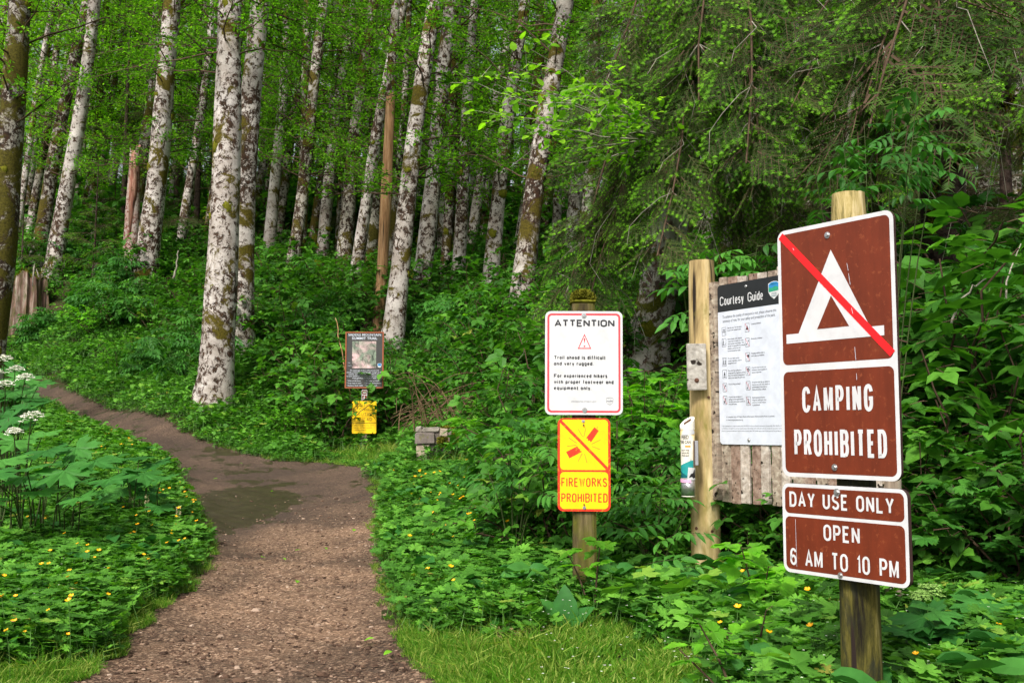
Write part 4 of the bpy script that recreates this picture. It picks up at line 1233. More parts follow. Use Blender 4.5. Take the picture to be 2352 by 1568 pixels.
_tc = {}
def word(g, s, x, y, h, z, mat, width=None, align='L', bold=0.0, shear=0.0, sp=1.0):
    """line of plain type, cap height h; y = baseline"""
    key = (s, bold, shear, sp)
    if key not in _tc:
        cu = bpy.data.curves.new("line", 'FONT'); cu.body = s; cu.size = 1; cu.resolution_u = 2; cu.offset = bold; cu.shear = shear; cu.space_character = sp
        o = bpy.data.objects.new("line", cu)
        me = bpy.data.meshes.new_from_object(o)
        V = np.empty(len(me.vertices) * 3); me.vertices.foreach_get("co", V)
        _tc[key] = (V.reshape(-1, 3), [tuple(p.vertices) for p in me.polygons])
        bpy.data.objects.remove(o); bpy.data.curves.remove(cu); bpy.data.meshes.remove(me)
    V, f = _tc[key]
    if not len(V): return
    V = V.copy(); lo, hi = V[:, 0].min(), V[:, 0].max()
    sy = h / .73
    sx = sy if width is None else width / (hi - lo)
    V[:, 0] = (V[:, 0] - (lo if align == 'L' else (lo + hi) / 2 if align == 'C' else hi)) * sx + x
    V[:, 1] = V[:, 1] * sy + y; V[:, 2] = z
    g.add(V, f, mat)

def paint(name, c, wear=None, wamt=.5, rough=.45, spec=.4, streak=False):
    t = NT(name); v = t.coord(rnd=False)
    nz = t.noise(v, 9, 5, .65, .4)
    col = t.mix(1.0, c, t.ramp(nz, [(.3, .86), (.7, 1.1)]), 'MULTIPLY')
    if streak:
        v2 = t.coord((1, .12, 1), rnd=False)
        col = t.mix(.5, col, t.ramp(t.noise(v2, 22, 4, .6), [(.35, .72), (.6, 1.1)]), 'MULTIPLY')
    if wear:
        f = t.ramp(t.noise(v, 38, 5, .75, .5), [(wamt, 0), (wamt + .06, 1)])
        col = t.mix(f, col, wear)
    fine = t.noise(v, 400, 2)
    return t.done(t.bsdf(col, rough, spec, t.bump(fine, .04, .001)))
M['brown'] = paint("sign_brown", (.15, .025, .008), (.22, .05, .018), .58, .45, .35, True)
M['swhite'] = paint("sign_white", (.62, .62, .63), (.55, .53, .49), .66)
M['sred'] = paint("sign_red", (.85, .012, .015), (.9, .2, .15), .68)
M['attred'] = paint("attention_red", (.72, .06, .075), (.75, .2, .2), .7)
M['syellow'] = paint("sign_yellow", (1.0, .60, .0), (.95, .5, .02), .62)
M['fred'] = paint("faded_red", (.78, .035, .01), (.85, .2, .01), .56)
M['sblack'] = plain("print_black", (.02, .02, .022), .5, .3)
M['dgrey'] = plain("print_grey", (.035, .035, .04), .5, .3)
M['lgrey'] = plain("print_light_grey", (.3, .3, .32), .5, .3)
M['header'] = paint("header_black", (.016, .018, .02), (.12, .12, .11), .72)
M['gwhite'] = paint("guide_white", (.62, .65, .73), (.6, .6, .62), .72)
M['ply'] = plain("sign_edge_dark", (.045, .022, .018), .8)
M['steel'] = plain("bolt_steel", (.5, .5, .5), .35, .5, .85, .2, 60)
M['rust'] = plain("rusty_steel", (.12, .055, .035), .7, .3, .3, .3, 80)
M['teal'] = plain("teal_print", (.02, .3, .3), .4)
M['teal2'] = plain("dark_teal_print", (.01, .12, .14), .4)
M['sblue'] = plain("blue_print", (.03, .22, .5), .4)
M['sgreen'] = plain("green_print", (.03, .3, .17), .4)
M['orange'] = plain("orange_print", (.85, .3, .05), .4)
M['pink'] = plain("pink_sticker", (.8, .42, .62), .5)
M['tan'] = plain("tan_enamel", (.72, .55, .28), .35, .5)
M['cream'] = plain("cream_label", (.82, .76, .66), .4)
M['mapdark'] = paint("map_sign_grey", (.05, .048, .045), (.08, .08, .075), .7)
M['frame_red'] = plain("redwood_frame", (.3, .09, .04), .7)
M['postnew'] = wood_mat("peeled_post_wood", (.17, .11, .045), (.45, .33, .15), (.64, .52, .3), .13, 10, (.2, .17, .04), .55, crack=True)
M['postold'] = wood_mat("old_green_post_wood", (.015, .011, .006), (.08, .062, .025), (.2, .155, .07), .1, 22, (.1, .1, .012), .5)
M['slat'] = wood_mat("weathered_slat_wood", (.14, .1, .075), (.32, .25, .19), (.5, .44, .35), .08, 22, (.17, .17, .08), .62)
M['greywood'] = wood_mat("grey_board_wood", (.2, .18, .15), (.36, .33, .29), (.52, .49, .44), 1, 14)

def bolt(parent, x, y, z, r=.009, washer=True, mat='steel', name="bolt"):
    g = Geo()
    if washer: prism(g, [(x + r * 1.7 * math.cos(a), y + r * 1.7 * math.sin(a)) for a in np.linspace(0, 6.283, 13)[:-1]], z, z + .0025)
    prism(g, [(x + r * math.cos(a), y + r * math.sin(a)) for a in np.linspace(0, 6.283, 7)[:-1]], z + .0025 if washer else z, z + .009)
    return g.obj(name, M[mat], parent)

def frame(center, xdir):
    """matrix of a sign: local x along xdir (horizontal), y up, z out of the face"""
    x = norm(np.array([xdir[0], xdir[1], 0.])); z = np.array([x[1], -x[0], 0.])
    m = Matrix(((x[0], 0, z[0], center[0]), (x[1], 0, z[1], center[1]), (0, 1, 0, center[2]), (0, 0, 0, 1)))
    return m

def round_post(root, h0, h1, r0, r1, mat, x=0., y=0., name="post", cracks=0, chamfer=True):
    g = Geo(); n = 26
    z = np.linspace(h0, h1, n); p = np.stack([np.full(n, x), np.full(n, y), z], -1)
    r = np.linspace(r0, r1, n) * (1 + R.normal(0, .006, n))
    if chamfer: r[-1] *= .93
    sides = 28
    a = np.arange(sides) / sides * 2 * math.pi
    prof = 1 + .012 * np.sin(a * 3 + x * 9) + R.normal(0, .004, sides)
    for _ in range(cracks):
        prof[R.integers(0, sides)] -= R.uniform(.05, .13)
    V = np.stack([x + np.cos(a)[None] * r[:, None] * prof, y + np.sin(a)[None] * r[:, None] * prof, np.repeat(z[:, None], sides, 1)], -1)
    i = np.arange(n - 1)[:, None] * sides; j = np.arange(sides)[None]; j2 = (j + 1) % sides
    g.add(V.reshape(-1, 3), [np.stack([i + j, i + j2, i + sides + j2, i + sides + j], -1).reshape(-1, 4)], 0, .5, True)
    g.add(V[-1], [tuple(range(sides))], 0)
    return g.obj(name, M[mat], root)

# ------------------------------------------------------------------ camping sign post (nearest)
def rel(root, Mw):
    return Matrix.Translation(-Vector(root.location)) @ Mw
kl, kr = (1793 - CX) / F, (2064 - CX) / F
pl, pr = np.array([kl * 3.89, 3.89]), np.array([kr * 3.47, 3.47])
xd = norm(pr - pl); nrm2 = np.array([xd[1], -xd[0]])
mid = (pl + pr) / 2
Wc = float(np.hypot(*(pr - pl))); 
zt = P(1924, 508, 3.68)[2]; zb = P(1932, 1099, 3.68)[2]; Hc = zt - zb
pc = mid - nrm2 * .098
z0 = float(H(pc[0], pc[1]))
root = empty("sign_post", (pc[0], pc[1], z0), "tall mossy round post carrying the brown no camping sign and the brown opening hours sign", "signpost")
ztop = P(1933, 452, 3.78)[2]
round_post(root, -.3, -.9 + 1.05 - z0 + z0 * 0 + (0), .076, .0745, 'postold', cracks=3, name="lower_post") if False else None
round_post(root, -.3, ztop - z0, .073, .063, 'postold', cracks=5)
bpy.data.objects[root.name].children[0].data.materials.clear()
pm = NT("camping_post_wood")
v = pm.coord((1, 1, .1)); g1 = pm.noise(v, 20, 8, .75, .5)
colA = pm.ramp(g1, [(.36, (.008, .006, .003)), (.46, (.045, .04, .008)), (.56, (.10, .085, .016)), (.66, (.17, .14, .05))])
colA = pm.mix(pm.ramp(pm.noise(pm.coord((1, 1, .3)), 7, 7, .7, .6), [(.48, 0), (.56, .85)]), colA, (.022, .024, .014))
colB = pm.ramp(g1, [(.38, (.10, .09, .025)), (.48, (.42, .33, .13)), (.62, (.66, .54, .32))])
tcn = pm.n("ShaderNodeTexCoord"); sx_ = pm.n("ShaderNodeSeparateXYZ"); pm.l(tcn.outputs["Object"], sx_.inputs[0])
hz = pm.n("ShaderNodeMath", operation='MULTIPLY_ADD', i_0=sx_.outputs[2], i_1=1.0, i_2=0.0)
cr_ = pm.ramp(pm.noise(pm.coord((1, 1, .045)), 17, 2, .5, .2), [(.35, 1), (.38, 0)])
cc = pm.mix(pm.ramp(hz.outputs[0], [(.93, 0), (.99, 1)]), colA, colB)
cc = pm.mix(cr_, cc, (.02, .012, .01))
bpy.data.objects[root.name].children[0].data.materials.append(pm.done(pm.bsdf(cc, .85, .2, pm.bump(g1, .6, .008))))

def panel(root, name, label, Mw, W, Hh, r, th, body, edge):
    g = Geo(); prism(g, rrect(W, Hh, r, 8), -th, 0, 0, 1)
    o = g.obj(name, [M[body], M[edge]], root, rel(root, Mw))
    if label: o["label"] = label
    return o

Mw = frame((mid[0], mid[1], (zt + zb) / 2), xd)
p = panel(root, "sign_panel", "brown no camping sign with white tent and red slash", Mw, Wc, Hc, .034, .012, 'swhite', 'ply')
def fx(u): return (u - .5) * Wc
def fy(v): return (.5 - v) * Hc
g = Geo(); e = .0155
h1 = fy(0) - e - fy(.552); 
flat(g, rrect(Wc - 2 * e, h1, .022, 8, 0, fy(.552) + h1 / 2), .0006)
h2 = fy(.580) - (fy(1) + e)
flat(g, rrect(Wc - 2 * e, h2, .022, 8, 0, fy(1) + e + h2 / 2), .0006)
g.obj("brown_field", M['brown'], p)
g = Geo()
flat(g, [(fx(.155), fy(.455)), (fx(.82), fy(.455)), (fx(.485), fy(.112))], .0012)
flat(g, [(fx(.068), fy(.465)), (fx(.905), fy(.465)), (fx(.905), fy(.428)), (fx(.068), fy(.428))], .0015)
g.obj("tent_symbol", M['swhite'], p)
g = Geo(); flat(g, [(fx(.35), fy(.418)), (fx(.625), fy(.418)), (fx(.478), fy(.292))], .0019); g.obj("tent_opening", M['brown'], p)
g = Geo()
a, b = np.array([fx(.035), fy(.02)]), np.array([fx(.965), fy(.535)]); dn = norm(b - a); nn = np.array([-dn[1], dn[0]]) * .0135
flat(g, [a + nn, a - nn, b - nn * 1.0, b + nn], .0024); g.obj("red_slash", M['sred'], p)
g = Geo()
hwy(g, "CAMPING", fx(.20), fx(.80), fy(.745), fy(.642) - fy(.745), .0138, .0012, 0, .85)
hwy(g, "PROHIBITED", fx(.118), fx(.90), fy(.917), fy(.812) - fy(.917), .0138, .0012, 0, .75)
g.obj("lettering", M['swhite'], p)
bolt(p, fx(.46), fy(.052), .0008, .007); bolt(p, fx(.47), fy(.957), .0008, .007)

g = Geo()
for (u0, v0, u1, v1) in ((.622, .175, .632, .205), (.634, .215, .645, .26), (.650, .35, .660, .372), (.663, .40, .672, .44), (.668, .50, .674, .55), (.676, .60, .677, .625), (.31, .30, .318, .306), (.15, .08, .158, .088)):
    stroke(g, [(fx(u0), fy(v0)), (fx(u1), fy(v1))], .0016, .0030, 0)
g.obj("scratches", M['gwhite'], p)

kl2, kr2 = (1797 - CX) / F, (2080 - CX) / F
Wd, Hd = .532, .325
zt2 = P(1930, 1116, 3.66)[2]
Mw = frame((mid[0] + xd[0] * .008, mid[1] + xd[1] * .008, zt2 - Hd / 2), xd)
p = panel(root, "sign_panel", "brown opening hours sign", Mw, Wd, Hd, .03, .018, 'swhite', 'ply')
def fx(u): return (u - .5) * Wd
def fy(v): return (.5 - v) * Hd
g = Geo(); e = .013
h1 = fy(0) - e - fy(.335); flat(g, rrect(Wd - 2 * e, h1, .02, 8, 0, fy(.335) + h1 / 2), .0006)
h2 = fy(.372) - (fy(1) + e); flat(g, rrect(Wd - 2 * e, h2, .02, 8, 0, fy(1) + e + h2 / 2), .0006)
g.obj("brown_field", M['brown'], p)
g = Geo()
hwy(g, "DAY USE ONLY", fx(.065), fx(.905), fy(.262), .056, .0088, .0012, 0, .95)
hwy(g, "OPEN", fx(.35), fx(.64), fy(.605), .058, .0088, .0012, 0, 1.0)
hwy(g, "6 AM TO 10 PM", fx(.06), fx(.925), fy(.915), .062, .0088, .0012, 0, .85)
g.obj("lettering", M['swhite'], p)
g = Geo(); stroke(g, [(fx(.115), fy(.40)), (fx(.118), fy(.93))], .0012, .0022, 0); g.obj("scratches", M['gwhite'], p)
bolt(p, fx(.47), fy(.07), .0008, .008); bolt(p, fx(.48), fy(.955), .0008, .006)

# ------------------------------------------------------------------ attention / fireworks sign post
Z = 6.1
pc = P(1340, 900, Z + .085); z0 = float(H(pc[0], pc[1]))
root = empty("sign_post", (pc[0], pc[1], z0), "short mossy wooden post with the white attention sign above the yellow fireworks sign", "signpost")
ztop = P(1345, 696, Z + .08)[2]
g = Geo(); w = .066
box(g, (-w, -w, -.25), (w, w, ztop - z0), 0, .012, jit=.003)
g.obj("post", M['postold'], root)
gm = Geo(); m = 2200; q = np.stack([R.uniform(-w, w, m), R.uniform(-w, w, m), ztop - z0 + .012 + .018 * R.random(m)], -1)
q[:, 2] += .045 - 7.5 * (q[:, 0] ** 2 + q[:, 1] ** 2)
place(gm, SMALL, q, frames(rand_dirs(m, -.2, 1.3), R.normal(0, 1, (m, 3))), .02 * R.uniform(.6, 1.3, m))
box(gm, (-w - .006, -w - .006, ztop - z0 - .006), (w + .006, w + .006, ztop - z0 + .016), 0, .01, jit=.006)
box(gm, (-w * .7, -w * .7, ztop - z0 + .012), (w * .7, w * .7, ztop - z0 + .045), 0, .015, jit=.006)
gm.obj("moss_cap", M['moss'], root)

xa = np.array([1., -.02])
c = P(1341, 833, Z); Wa, Ha = .459, .614
Mw = frame(c, xa) @ Matrix.Rotation(math.radians(-.3), 4, 'Z')
p = panel(root, "sign_panel", "white attention sign with red border", Mw, Wa, Ha, .034, .003, 'swhite', 'lgrey')
g = Geo(); o_, i_ = rrect(Wa - .026, Ha - .026, .026, 8), rrect(Wa - .050, Ha - .050, .016, 8); ring(g, o_, i_, .0006)
# warning triangle (outline) with exclamation mark
tp, bl, br = np.array([0.004, .173]), np.array([-.036, .083]), np.array([.044, .083])
cen = (tp + bl + br) / 3
out = [tp, bl, br]; inn = [cen + (q - cen) * .88 for q in out]; ring(g, out, [cen + (q - cen) * .8 for q in out], .0007)
flat(g, [(.0035, .116), (.0045, .116), (.0085, .142), (.006, .147), (.002, .147), (-.0005, .142)], .0007)
flat(g, [(.004 + .0052 * math.cos(a), .0985 + .0052 * math.sin(a)) for a in np.linspace(0, 6.283, 13)[:-1]], .0007)
g.obj("red_print", M['attred'], p)
g = Geo()
hwy(g, "ATTENTION", .004 - .178, .004 + .178, .2145, .0425, .0092, .0009, 0, .6)
for k, (s, wd, yy) in enumerate((("Trail ahead is difficult", .305, .0235), ("and very rugged.", .235, -.0125), ("For experienced hikers", .315, -.085), ("with proper footwear and", .352, -.121), ("equipment only.", .222, -.157))):
    hwy(g, s, -.177, -.177 + wd, yy - .003, .0225, .0048, .0009, 0, .7)
g.obj("lettering", M['dgrey'], p)
g = Geo(); word(g, "stateparks.oregon.gov", .0, -.232, .0115, .0009, 0, .148, 'C', .01)
def shield(cx, cy, s, k=1.0): return [(cx - .5 * s * k, cy + .42 * s * k), (cx - .25 * s * k, cy + .52 * s * k), (cx, cy + .55 * s * k), (cx + .25 * s * k, cy + .52 * s * k), (cx + .5 * s * k, cy + .42 * s * k), (cx + .5 * s * k, cy - .1 * s * k), (cx + .32 * s * k, cy - .38 * s * k), (cx, cy - .6 * s * k), (cx - .32 * s * k, cy - .38 * s * k), (cx - .5 * s * k, cy - .1 * s * k)]
ring(g, shield(.152, -.226, .042), shield(.152, -.226, .042, .9), .0007)
word(g, "OREGON", .152, -.213, .006, .0007, 0, .026, 'C', .0); word(g, "STATE", .152, -.236, .005, .0007, 0, .018, 'C', .0); word(g, "PARKS", .152, -.244, .005, .0007, 0, .018, 'C', .0)
flat(g, [(.133, -.226), (.14, -.221), (.148, -.2235), (.158, -.219), (.17, -.223), (.17, -.229), (.133, -.229)], .0009)
g.obj("small_print", M['lgrey'], p)
bolt(p, .0, Ha / 2 - .026, .0009, .009, True); bolt(p, .004, -Ha / 2 + .028, .0009, .009, True)

c = P(1341.5, 1066.5, Z); Wf, Hf = .309, .542
Mw = frame(c, xa) @ Matrix.Rotation(math.radians(-.2), 4, 'Z')
p = panel(root, "sign_panel", "yellow no fireworks sign with faded red border", Mw, Wf, Hf, .032, .003, 'fred', 'fred')
g = Geo(); e = .0135
yb = Hf / 2 - .302
h1 = Hf / 2 - e * .6 - yb; flat(g, rrect(Wf - 2 * e, h1, .024, 8, 0, yb + h1 / 2), .0006)
h2 = yb - .012 + Hf / 2 - e; flat(g, rrect(Wf - 2 * e, h2, .024, 8, 0, -Hf / 2 + e + h2 / 2), .0006)
g.obj("yellow_field", M['syellow'], p)
g = Geo()
a, b = np.array([-Wf / 2 + .014, Hf / 2 - .014]), np.array([Wf / 2 - .010, yb - .002]); dn = norm(b - a); nn = np.array([-dn[1], dn[0]]) * .0085
flat(g, [a + nn, a - nn, b - nn, b + nn], .0013)
def fxp(x, y): return ((x - 365) / 363 * Wf, Hf / 2 - (y - 875) / 652 * Hf)      # measured on the sign's face
flat(g, [fxp(*q) for q in ((437, 938), (467, 962), (412, 1044), (404, 1030), (394, 1034), (390, 1018), (379, 1014))], .0013)
flat(g, [fxp(*q) for q in ((241, 1112), (318, 1072), (330, 1090), (340, 1092), (336, 1104), (352, 1108), (336, 1118), (264, 1157))], .0013)
hwy(g, "FIREWORKS", fxp(208, 0)[0], fxp(522, 0)[0], fxp(0, 1356)[1], .052, .0066, .0013, 0, 1.1)
hwy(g, "PROHIBITED", fxp(208, 0)[0], fxp(526, 0)[0], fxp(0, 1464)[1], .052, .0066, .0013, 0, 1.0)
g.obj("red_print", M['fred'], p)
g = Geo()
for (x0_, y0_, x1_, y1_) in ((323, 950, 356, 1006), (378, 944, 363, 1008), (262, 1014, 314, 1050), (248, 1072, 312, 1064), (418, 1056, 477, 1026), (420, 1072, 477, 1094), (352, 1122, 323, 1180), (368, 1124, 385, 1189), (458, 932, 455, 948)):
    stroke(g, [fxp(x0_, y0_), fxp(x1_, y1_)], .0022, .0014, 0)
for (x_, y_) in ((249, 905), (478, 905), (519, 900), (485, 1260), (201, 1332), (524, 1476), (208, 1500), (462, 1300)):
    q = fxp(x_, y_); flat(g, [(q[0] + .0018 * math.cos(a), q[1] + .0018 * math.sin(a)) for a in np.linspace(0, 6.283, 9)[:-1]], .0016)
g.obj("thin_lines", M['dgrey'], p)
q = fxp(360, 895); bolt(p, q[0], q[1], .0008, .0055); q = fxp(366, 1503); bolt(p, q[0], q[1], .0008, .006)
q = fxp(362, 923); bolt(p, q[0], q[1], .0015, .005, False, 'rust'); q = fxp(364, 1480); bolt(p, q[0], q[1], .0015, .005, False, 'rust')

# ------------------------------------------------------------------ trail map sign post
Z = 16.4
pc = P(838, 900, Z + .07); z0 = float(H(pc[0], pc[1]))
root = empty("sign_post", (pc[0], pc[1], z0), "distant sign post with the dark trail map panel above a small yellow caution sign", "signpost")
g = Geo(); box(g, (-.05, -.05, -.2), (.05, .05, P(838, 775, Z)[2] - z0), 0, .008); g.obj("post", M['slat'], root)
xm = np.array([1, .03])
Wm, Hm = .61, .90
Mw = frame(P(837, 826.5, Z), xm)
p = panel(root, "sign_panel", "dark trail map panel in a red-brown frame", Mw, Wm - .03, Hm - .03, .004, .012, 'mapdark', 'mapdark')
for k, (lo, hi) in enumerate((((-Wm / 2, Hm / 2 - .02), (Wm / 2, Hm / 2)), ((-Wm / 2, -Hm / 2), (Wm / 2, -Hm / 2 + .02)), ((-Wm / 2, -Hm / 2 + .0202), (-Wm / 2 + .02, Hm / 2 - .0202)), ((Wm / 2 - .02, -Hm / 2 + .0202), (Wm / 2, Hm / 2 - .0202)))):
    g = Geo(); box(g, (lo[0], lo[1], -.016), (hi[0], hi[1], .012), 0); g.obj("frame_strip", M['frame_red'], p)
g = Geo()
word(g, "SADDLE MOUNTAIN", 0, .385, .040, .0008, 0, .52, 'C', .012)
word(g, "SUMMIT TRAIL", 0, .328, .040, .0008, 0, .40, 'C', .012)
for k, (s, wd) in enumerate((("The challenges of the 2 mile summit trail", .46), ("include a continuous elevation gain, changes in the", .565), ("weather, and loose footing above the treeline.", .5), ("For your enjoyment and safety, please keep in mind", .57), ("these guidelines during your hike!", .38))):
    word(g, s, 0, -.173 - .031 * k, .0175, .0008, 0, wd, 'C', .012)
for k, (s, wd, s2, w2) in enumerate((("* Wear sturdy shoes.", .225, "* No water provided.", .23), ("* Keep dogs on leash.", .235, "* Do not pick the flowers.", .28), ("* Elevation climb 1620ft.", .26, "* Stay on the trail.", .2))):
    word(g, s, -.275, -.338 - .038 * k, .0175, .0008, 0, wd, 'L', .012); word(g, s2, .01, -.338 - .038 * k, .0175, .0008, 0, min(w2, .268), 'L', .012)
word(g, "Trail", -.265, -.05, .012, .0008, 0, .04, 'L'); word(g, "* Viewpoint", -.28, -.095, .012, .0008, 0, .08, 'L')
g.obj("lettering", M['gwhite'], p)
tm = NT("relief_map"); v = tm.coord(rnd=False)
a_ = tm.noise(v, 7, 8, .7, 1.2); b_ = tm.noise(v, 3.2, 4, .6, .8)
cm_ = tm.mix(tm.ramp(b_, [(.42, 0), (.58, 1)]), (.22, .27, .2), (.62, .42, .42))
cm_ = tm.mix(1.0, cm_, tm.ramp(a_, [(.36, .15), (.5, .9), (.7, 1.5)]), 'MULTIPLY')
g = Geo(); flat(g, [(-.195, -.13), (.185, -.13), (.185, .30), (-.195, .30)], .0008); g.obj("relief_map", tm.done(tm.bsdf(cm_, .5)), p)
g = Geo(); flat(g, shield(.24, -.085, .062), .0008, 0); flat(g, shield(.24, -.083, .062, .82), .0013, 1); flat(g, [(.214, -.115), (.24, -.118), (.266, -.115), (.25, -.093), (.238, -.1), (.228, -.09)], .0018, 0)
g.obj("park_emblem", [M['swhite'], M['sblue']], p)
Mw = frame(P(837, 906.5, Z), xm)
p = panel(root, "sign_panel", "tiny brown trail arrow and hiker marker", Mw, .085, .15, .008, .003, 'swhite', 'ply')
g = Geo(); flat(g, rrect(.073, .062, .006, 4, 0, .036), .0008); flat(g, rrect(.073, .062, .006, 4, 0, -.036), .0008); g.obj("brown_field", M['brown'], p)
g = Geo(); stroke(g, [(.026, .036), (-.01, .036)], .011, .0016, 0); flat(g, [(-.028, .036), (-.004, .054), (-.004, .018)], .0018)
flat(g, [(.004 + .006 * math.cos(a), -.014 + .006 * math.sin(a)) for a in np.linspace(0, 6.283, 9)[:-1]], .0016)
stroke(g, [(.002, -.022), (.0, -.042), (.012, -.064)], .008, .0016, 0); stroke(g, [(.0, -.042), (-.012, -.064)], .007, .0018, 0); stroke(g, [(.002, -.024), (-.014, -.036)], .005, .002, 0); stroke(g, [(-.016, -.03), (-.02, -.064)], .003, .0022, 0)
g.obj("symbols", M['swhite'], p)
Mw = frame(P(836.5, 958, Z), xm)
p = panel(root, "sign_panel", "small yellow caution sign", Mw, .385, .51, .022, .003, 'syellow', 'syellow')
g = Geo()
flat(g, rrect(.382, .008, .001, 2, 0, -.09), .0008)
hwy(g, "CAUTION", -.155, .155, .025, .046, .0068, .0008, 0, 1.4); hwy(g, "AHEAD", -.11, .125, -.055, .046, .0068, .0008, 0, 1.4)
hwy(g, "Hikers", 0, .145, .17, .04, .005, .0008, 0, 1.2); hwy(g, "Pets", 0, .1, .102, .04, .005, .0008, 0, 1.2)
ring(g, rrect(.108, .11, .008, 4, -.092, .155), rrect(.1, .102, .006, 4, -.092, .155), .0008)
stroke(g, [(-.11, .19), (-.105, .16), (-.112, .13)], .008, .0009, 0); stroke(g, [(-.106, .16), (-.098, .13)], .006, .0011, 0); flat(g, [(-.085, .125), (-.062, .16), (-.058, .148), (-.07, .12)], .0009)
for k, s in enumerate(("Beware of loose wire", "ends on wire mesh", "tread surface")):
    word(g, s, -.15, -.135 - .037 * k, .019, .0008, 0, (.3, .275, .185)[k], 'L')
g.obj("lettering", plain("caution_brown", (.25, .12, .01), .5), p)

# ------------------------------------------------------------------ stone pillar at the path end
Z = 13.5
b = P(1000, 1052, Z); z0 = float(H(b[0], b[1]))
root = empty("stone_pillar", (b[0], b[1], z0 - .05), "low pillar of squared grey stones with yellow moss, beside the end of the grass", "stone pillar")
s_ = Z / F
def blk(x0_, y0_, x1_, y1_, d0=0, mat='stone1'):
    """stone block measured on the pillar's face, in frame units"""
    g = Geo()
    c0 = ((x0_ - 1000) * s_, -.16 - d0, (1062 - y1_) * s_); c1 = ((x1_ - 1000) * s_, .22, (1062 - y0_) * s_)
    box(g, c0, c1, 0, .012, jit=.008)
    return g.obj("stone", M[mat], root)
def stone_mat(nm, c):
    t = NT(nm); v = t.coord(); a = t.noise(v, 12, 6, .7); m_ = t.noise(v, 5, 5, .65, .4)
    col = t.mix(1.0, c, t.ramp(a, [(.3, .6), (.7, 1.35)]), 'MULTIPLY')
    col = t.mix(t.ramp(m_, [(.6, 0), (.68, 1)]), col, (.12, .12, .02))
    return t.done(t.bsdf(col, .92, .15, t.bump(a, .8, .015)))
M['stone1'] = stone_mat("stone_grey", (.17, .14, .125)); M['stone2'] = stone_mat("stone_pale", (.3, .265, .225)); M['stone3'] = stone_mat("stone_tan", (.33, .27, .2)); M['stone4'] = stone_mat("stone_mauve", (.26, .17, .165))
for a_ in ((958, 974, 971, 987, 0, 'stone2'), (972, 976, 1011, 986, .01, 'stone2'), (1012, 979, 1030, 997, .01, 'stone3'), (1031, 978, 1041, 996, 0, 'stone1'), (957, 988, 1001, 1013.5, .03, 'stone1'), (1002, 988, 1011, 1013.5, -.02, 'stone1'), (1012, 998, 1022, 1013.5, 0, 'stone3'), (1023, 998, 1039, 1014, .01, 'stone4'),
           (958, 1015, 990, 1044, .01, 'stone3'), (992, 1015, 1015, 1044, -.02, 'stone1'), (1017, 1015, 1042, 1044, 0, 'stone1'), (958, 1045.5, 1000, 1062, .01, 'stone1'), (1001, 1045.5, 1042, 1062, 0, 'stone3')):
    blk(*a_)
g = Geo(); box(g, (-41 * s_, -.13, .0), (40 * s_, .2, 80 * s_), 0, jit=.01); g.obj("mortar_core", M['stone1'], root)
gm = Geo()
for (x0_, x1_, y0_, y1_, m) in ((1015, 1040, 973, 979, 300), (1008, 1030, 998, 1020, 350), (1040, 1052, 985, 1035, 250)):
    q = np.stack([(R.uniform(x0_, x1_, m) - 1000) * s_, R.uniform(-.2, -.14, m) if y1_ > 985 else R.uniform(-.15, .2, m), (1062 - R.uniform(y0_, y1_, m)) * s_], -1)
    place(gm, SMALL, q, frames(rand_dirs(m, -.8, .8), R.normal(0, 1, (m, 3))), .035)
tag(gm.obj("moss", M['moss'], root), kind='stuff')

# ------------------------------------------------------------------ notice board: two posts, upright slats, courtesy guide
pa, pb = np.array([1.35, 6.9]), None
xk = norm(np.array([.51, -.86])); nk = np.array([xk[1], -xk[0]])
oA = np.array([(1637 - CX) / F * 6.86, 6.86])          # left edge of the slats
pA = np.array([(1616 - CX) / F * 6.93, 6.93])
z0 = float(H(pA[0], pA[1]))
root = empty("notice_board", (pA[0], pA[1], z0), "wooden notice board of weathered upright slats on two posts, holding the white guide sign", "notice board")
rt = np.array([pA[0], pA[1], z0])
round_post(root, -.3, P(1616, 600, 6.93)[2] - z0, .100, .088, 'postnew', cracks=1)
sB = 1.42
pB = oA + xk * sB - nk * .12 - rt[:2]
pB = np.array([(2041 - CX) / F * 5.75, 5.75]) - rt[:2]
round_post(root, -.35, .95 - z0 - .1, .052, .05, 'slat', pB[0], pB[1])
zt_, zb_ = P(1640, 648, 6.86)[2], P(1640, 1148, 6.86)[2]
Mk = frame((oA[0], oA[1], 0), xk)
Mr = rel(root, Mk)
g = Geo(); box(g, (0, zb_ + .003, -.035), (.062, zt_ - .004, .022), 0, .004, jit=.003); g.obj("edge_board", M['slat'], root, Mr)
x = .072; k = 0
sm_ = [M['slat'], wood_mat("weathered_slat_wood_red", (.13, .08, .06), (.27, .18, .135), (.4, .31, .25), .08, 22), wood_mat("weathered_slat_wood_pale", (.25, .2, .16), (.45, .38, .32), (.62, .56, .5), .08, 22, (.2, .22, .08), .62)]
while x < 1.28:
    w = R.uniform(.07, .084)
    g = Geo(); box(g, (x, zb_ + R.uniform(-.012, .012), -.024), (x + w, zt_ + R.uniform(-.025, .018) + .02, -.004), 0, .003, jit=.003)
    g.obj("slat", sm_[(k * 7 + k // 3) % 3], root, Mr)
    x += w + (.005 if k % 2 else R.uniform(.018, .03)); k += 1
for zz in (zb_ + .16, (zb_ + zt_) / 2, zt_ - .18):
    g = Geo(); box(g, (.02, zz, -.066), (1.34, zz + .085, -.026), 0, .004); g.obj("back_rail", M['slat'], root, Mr)
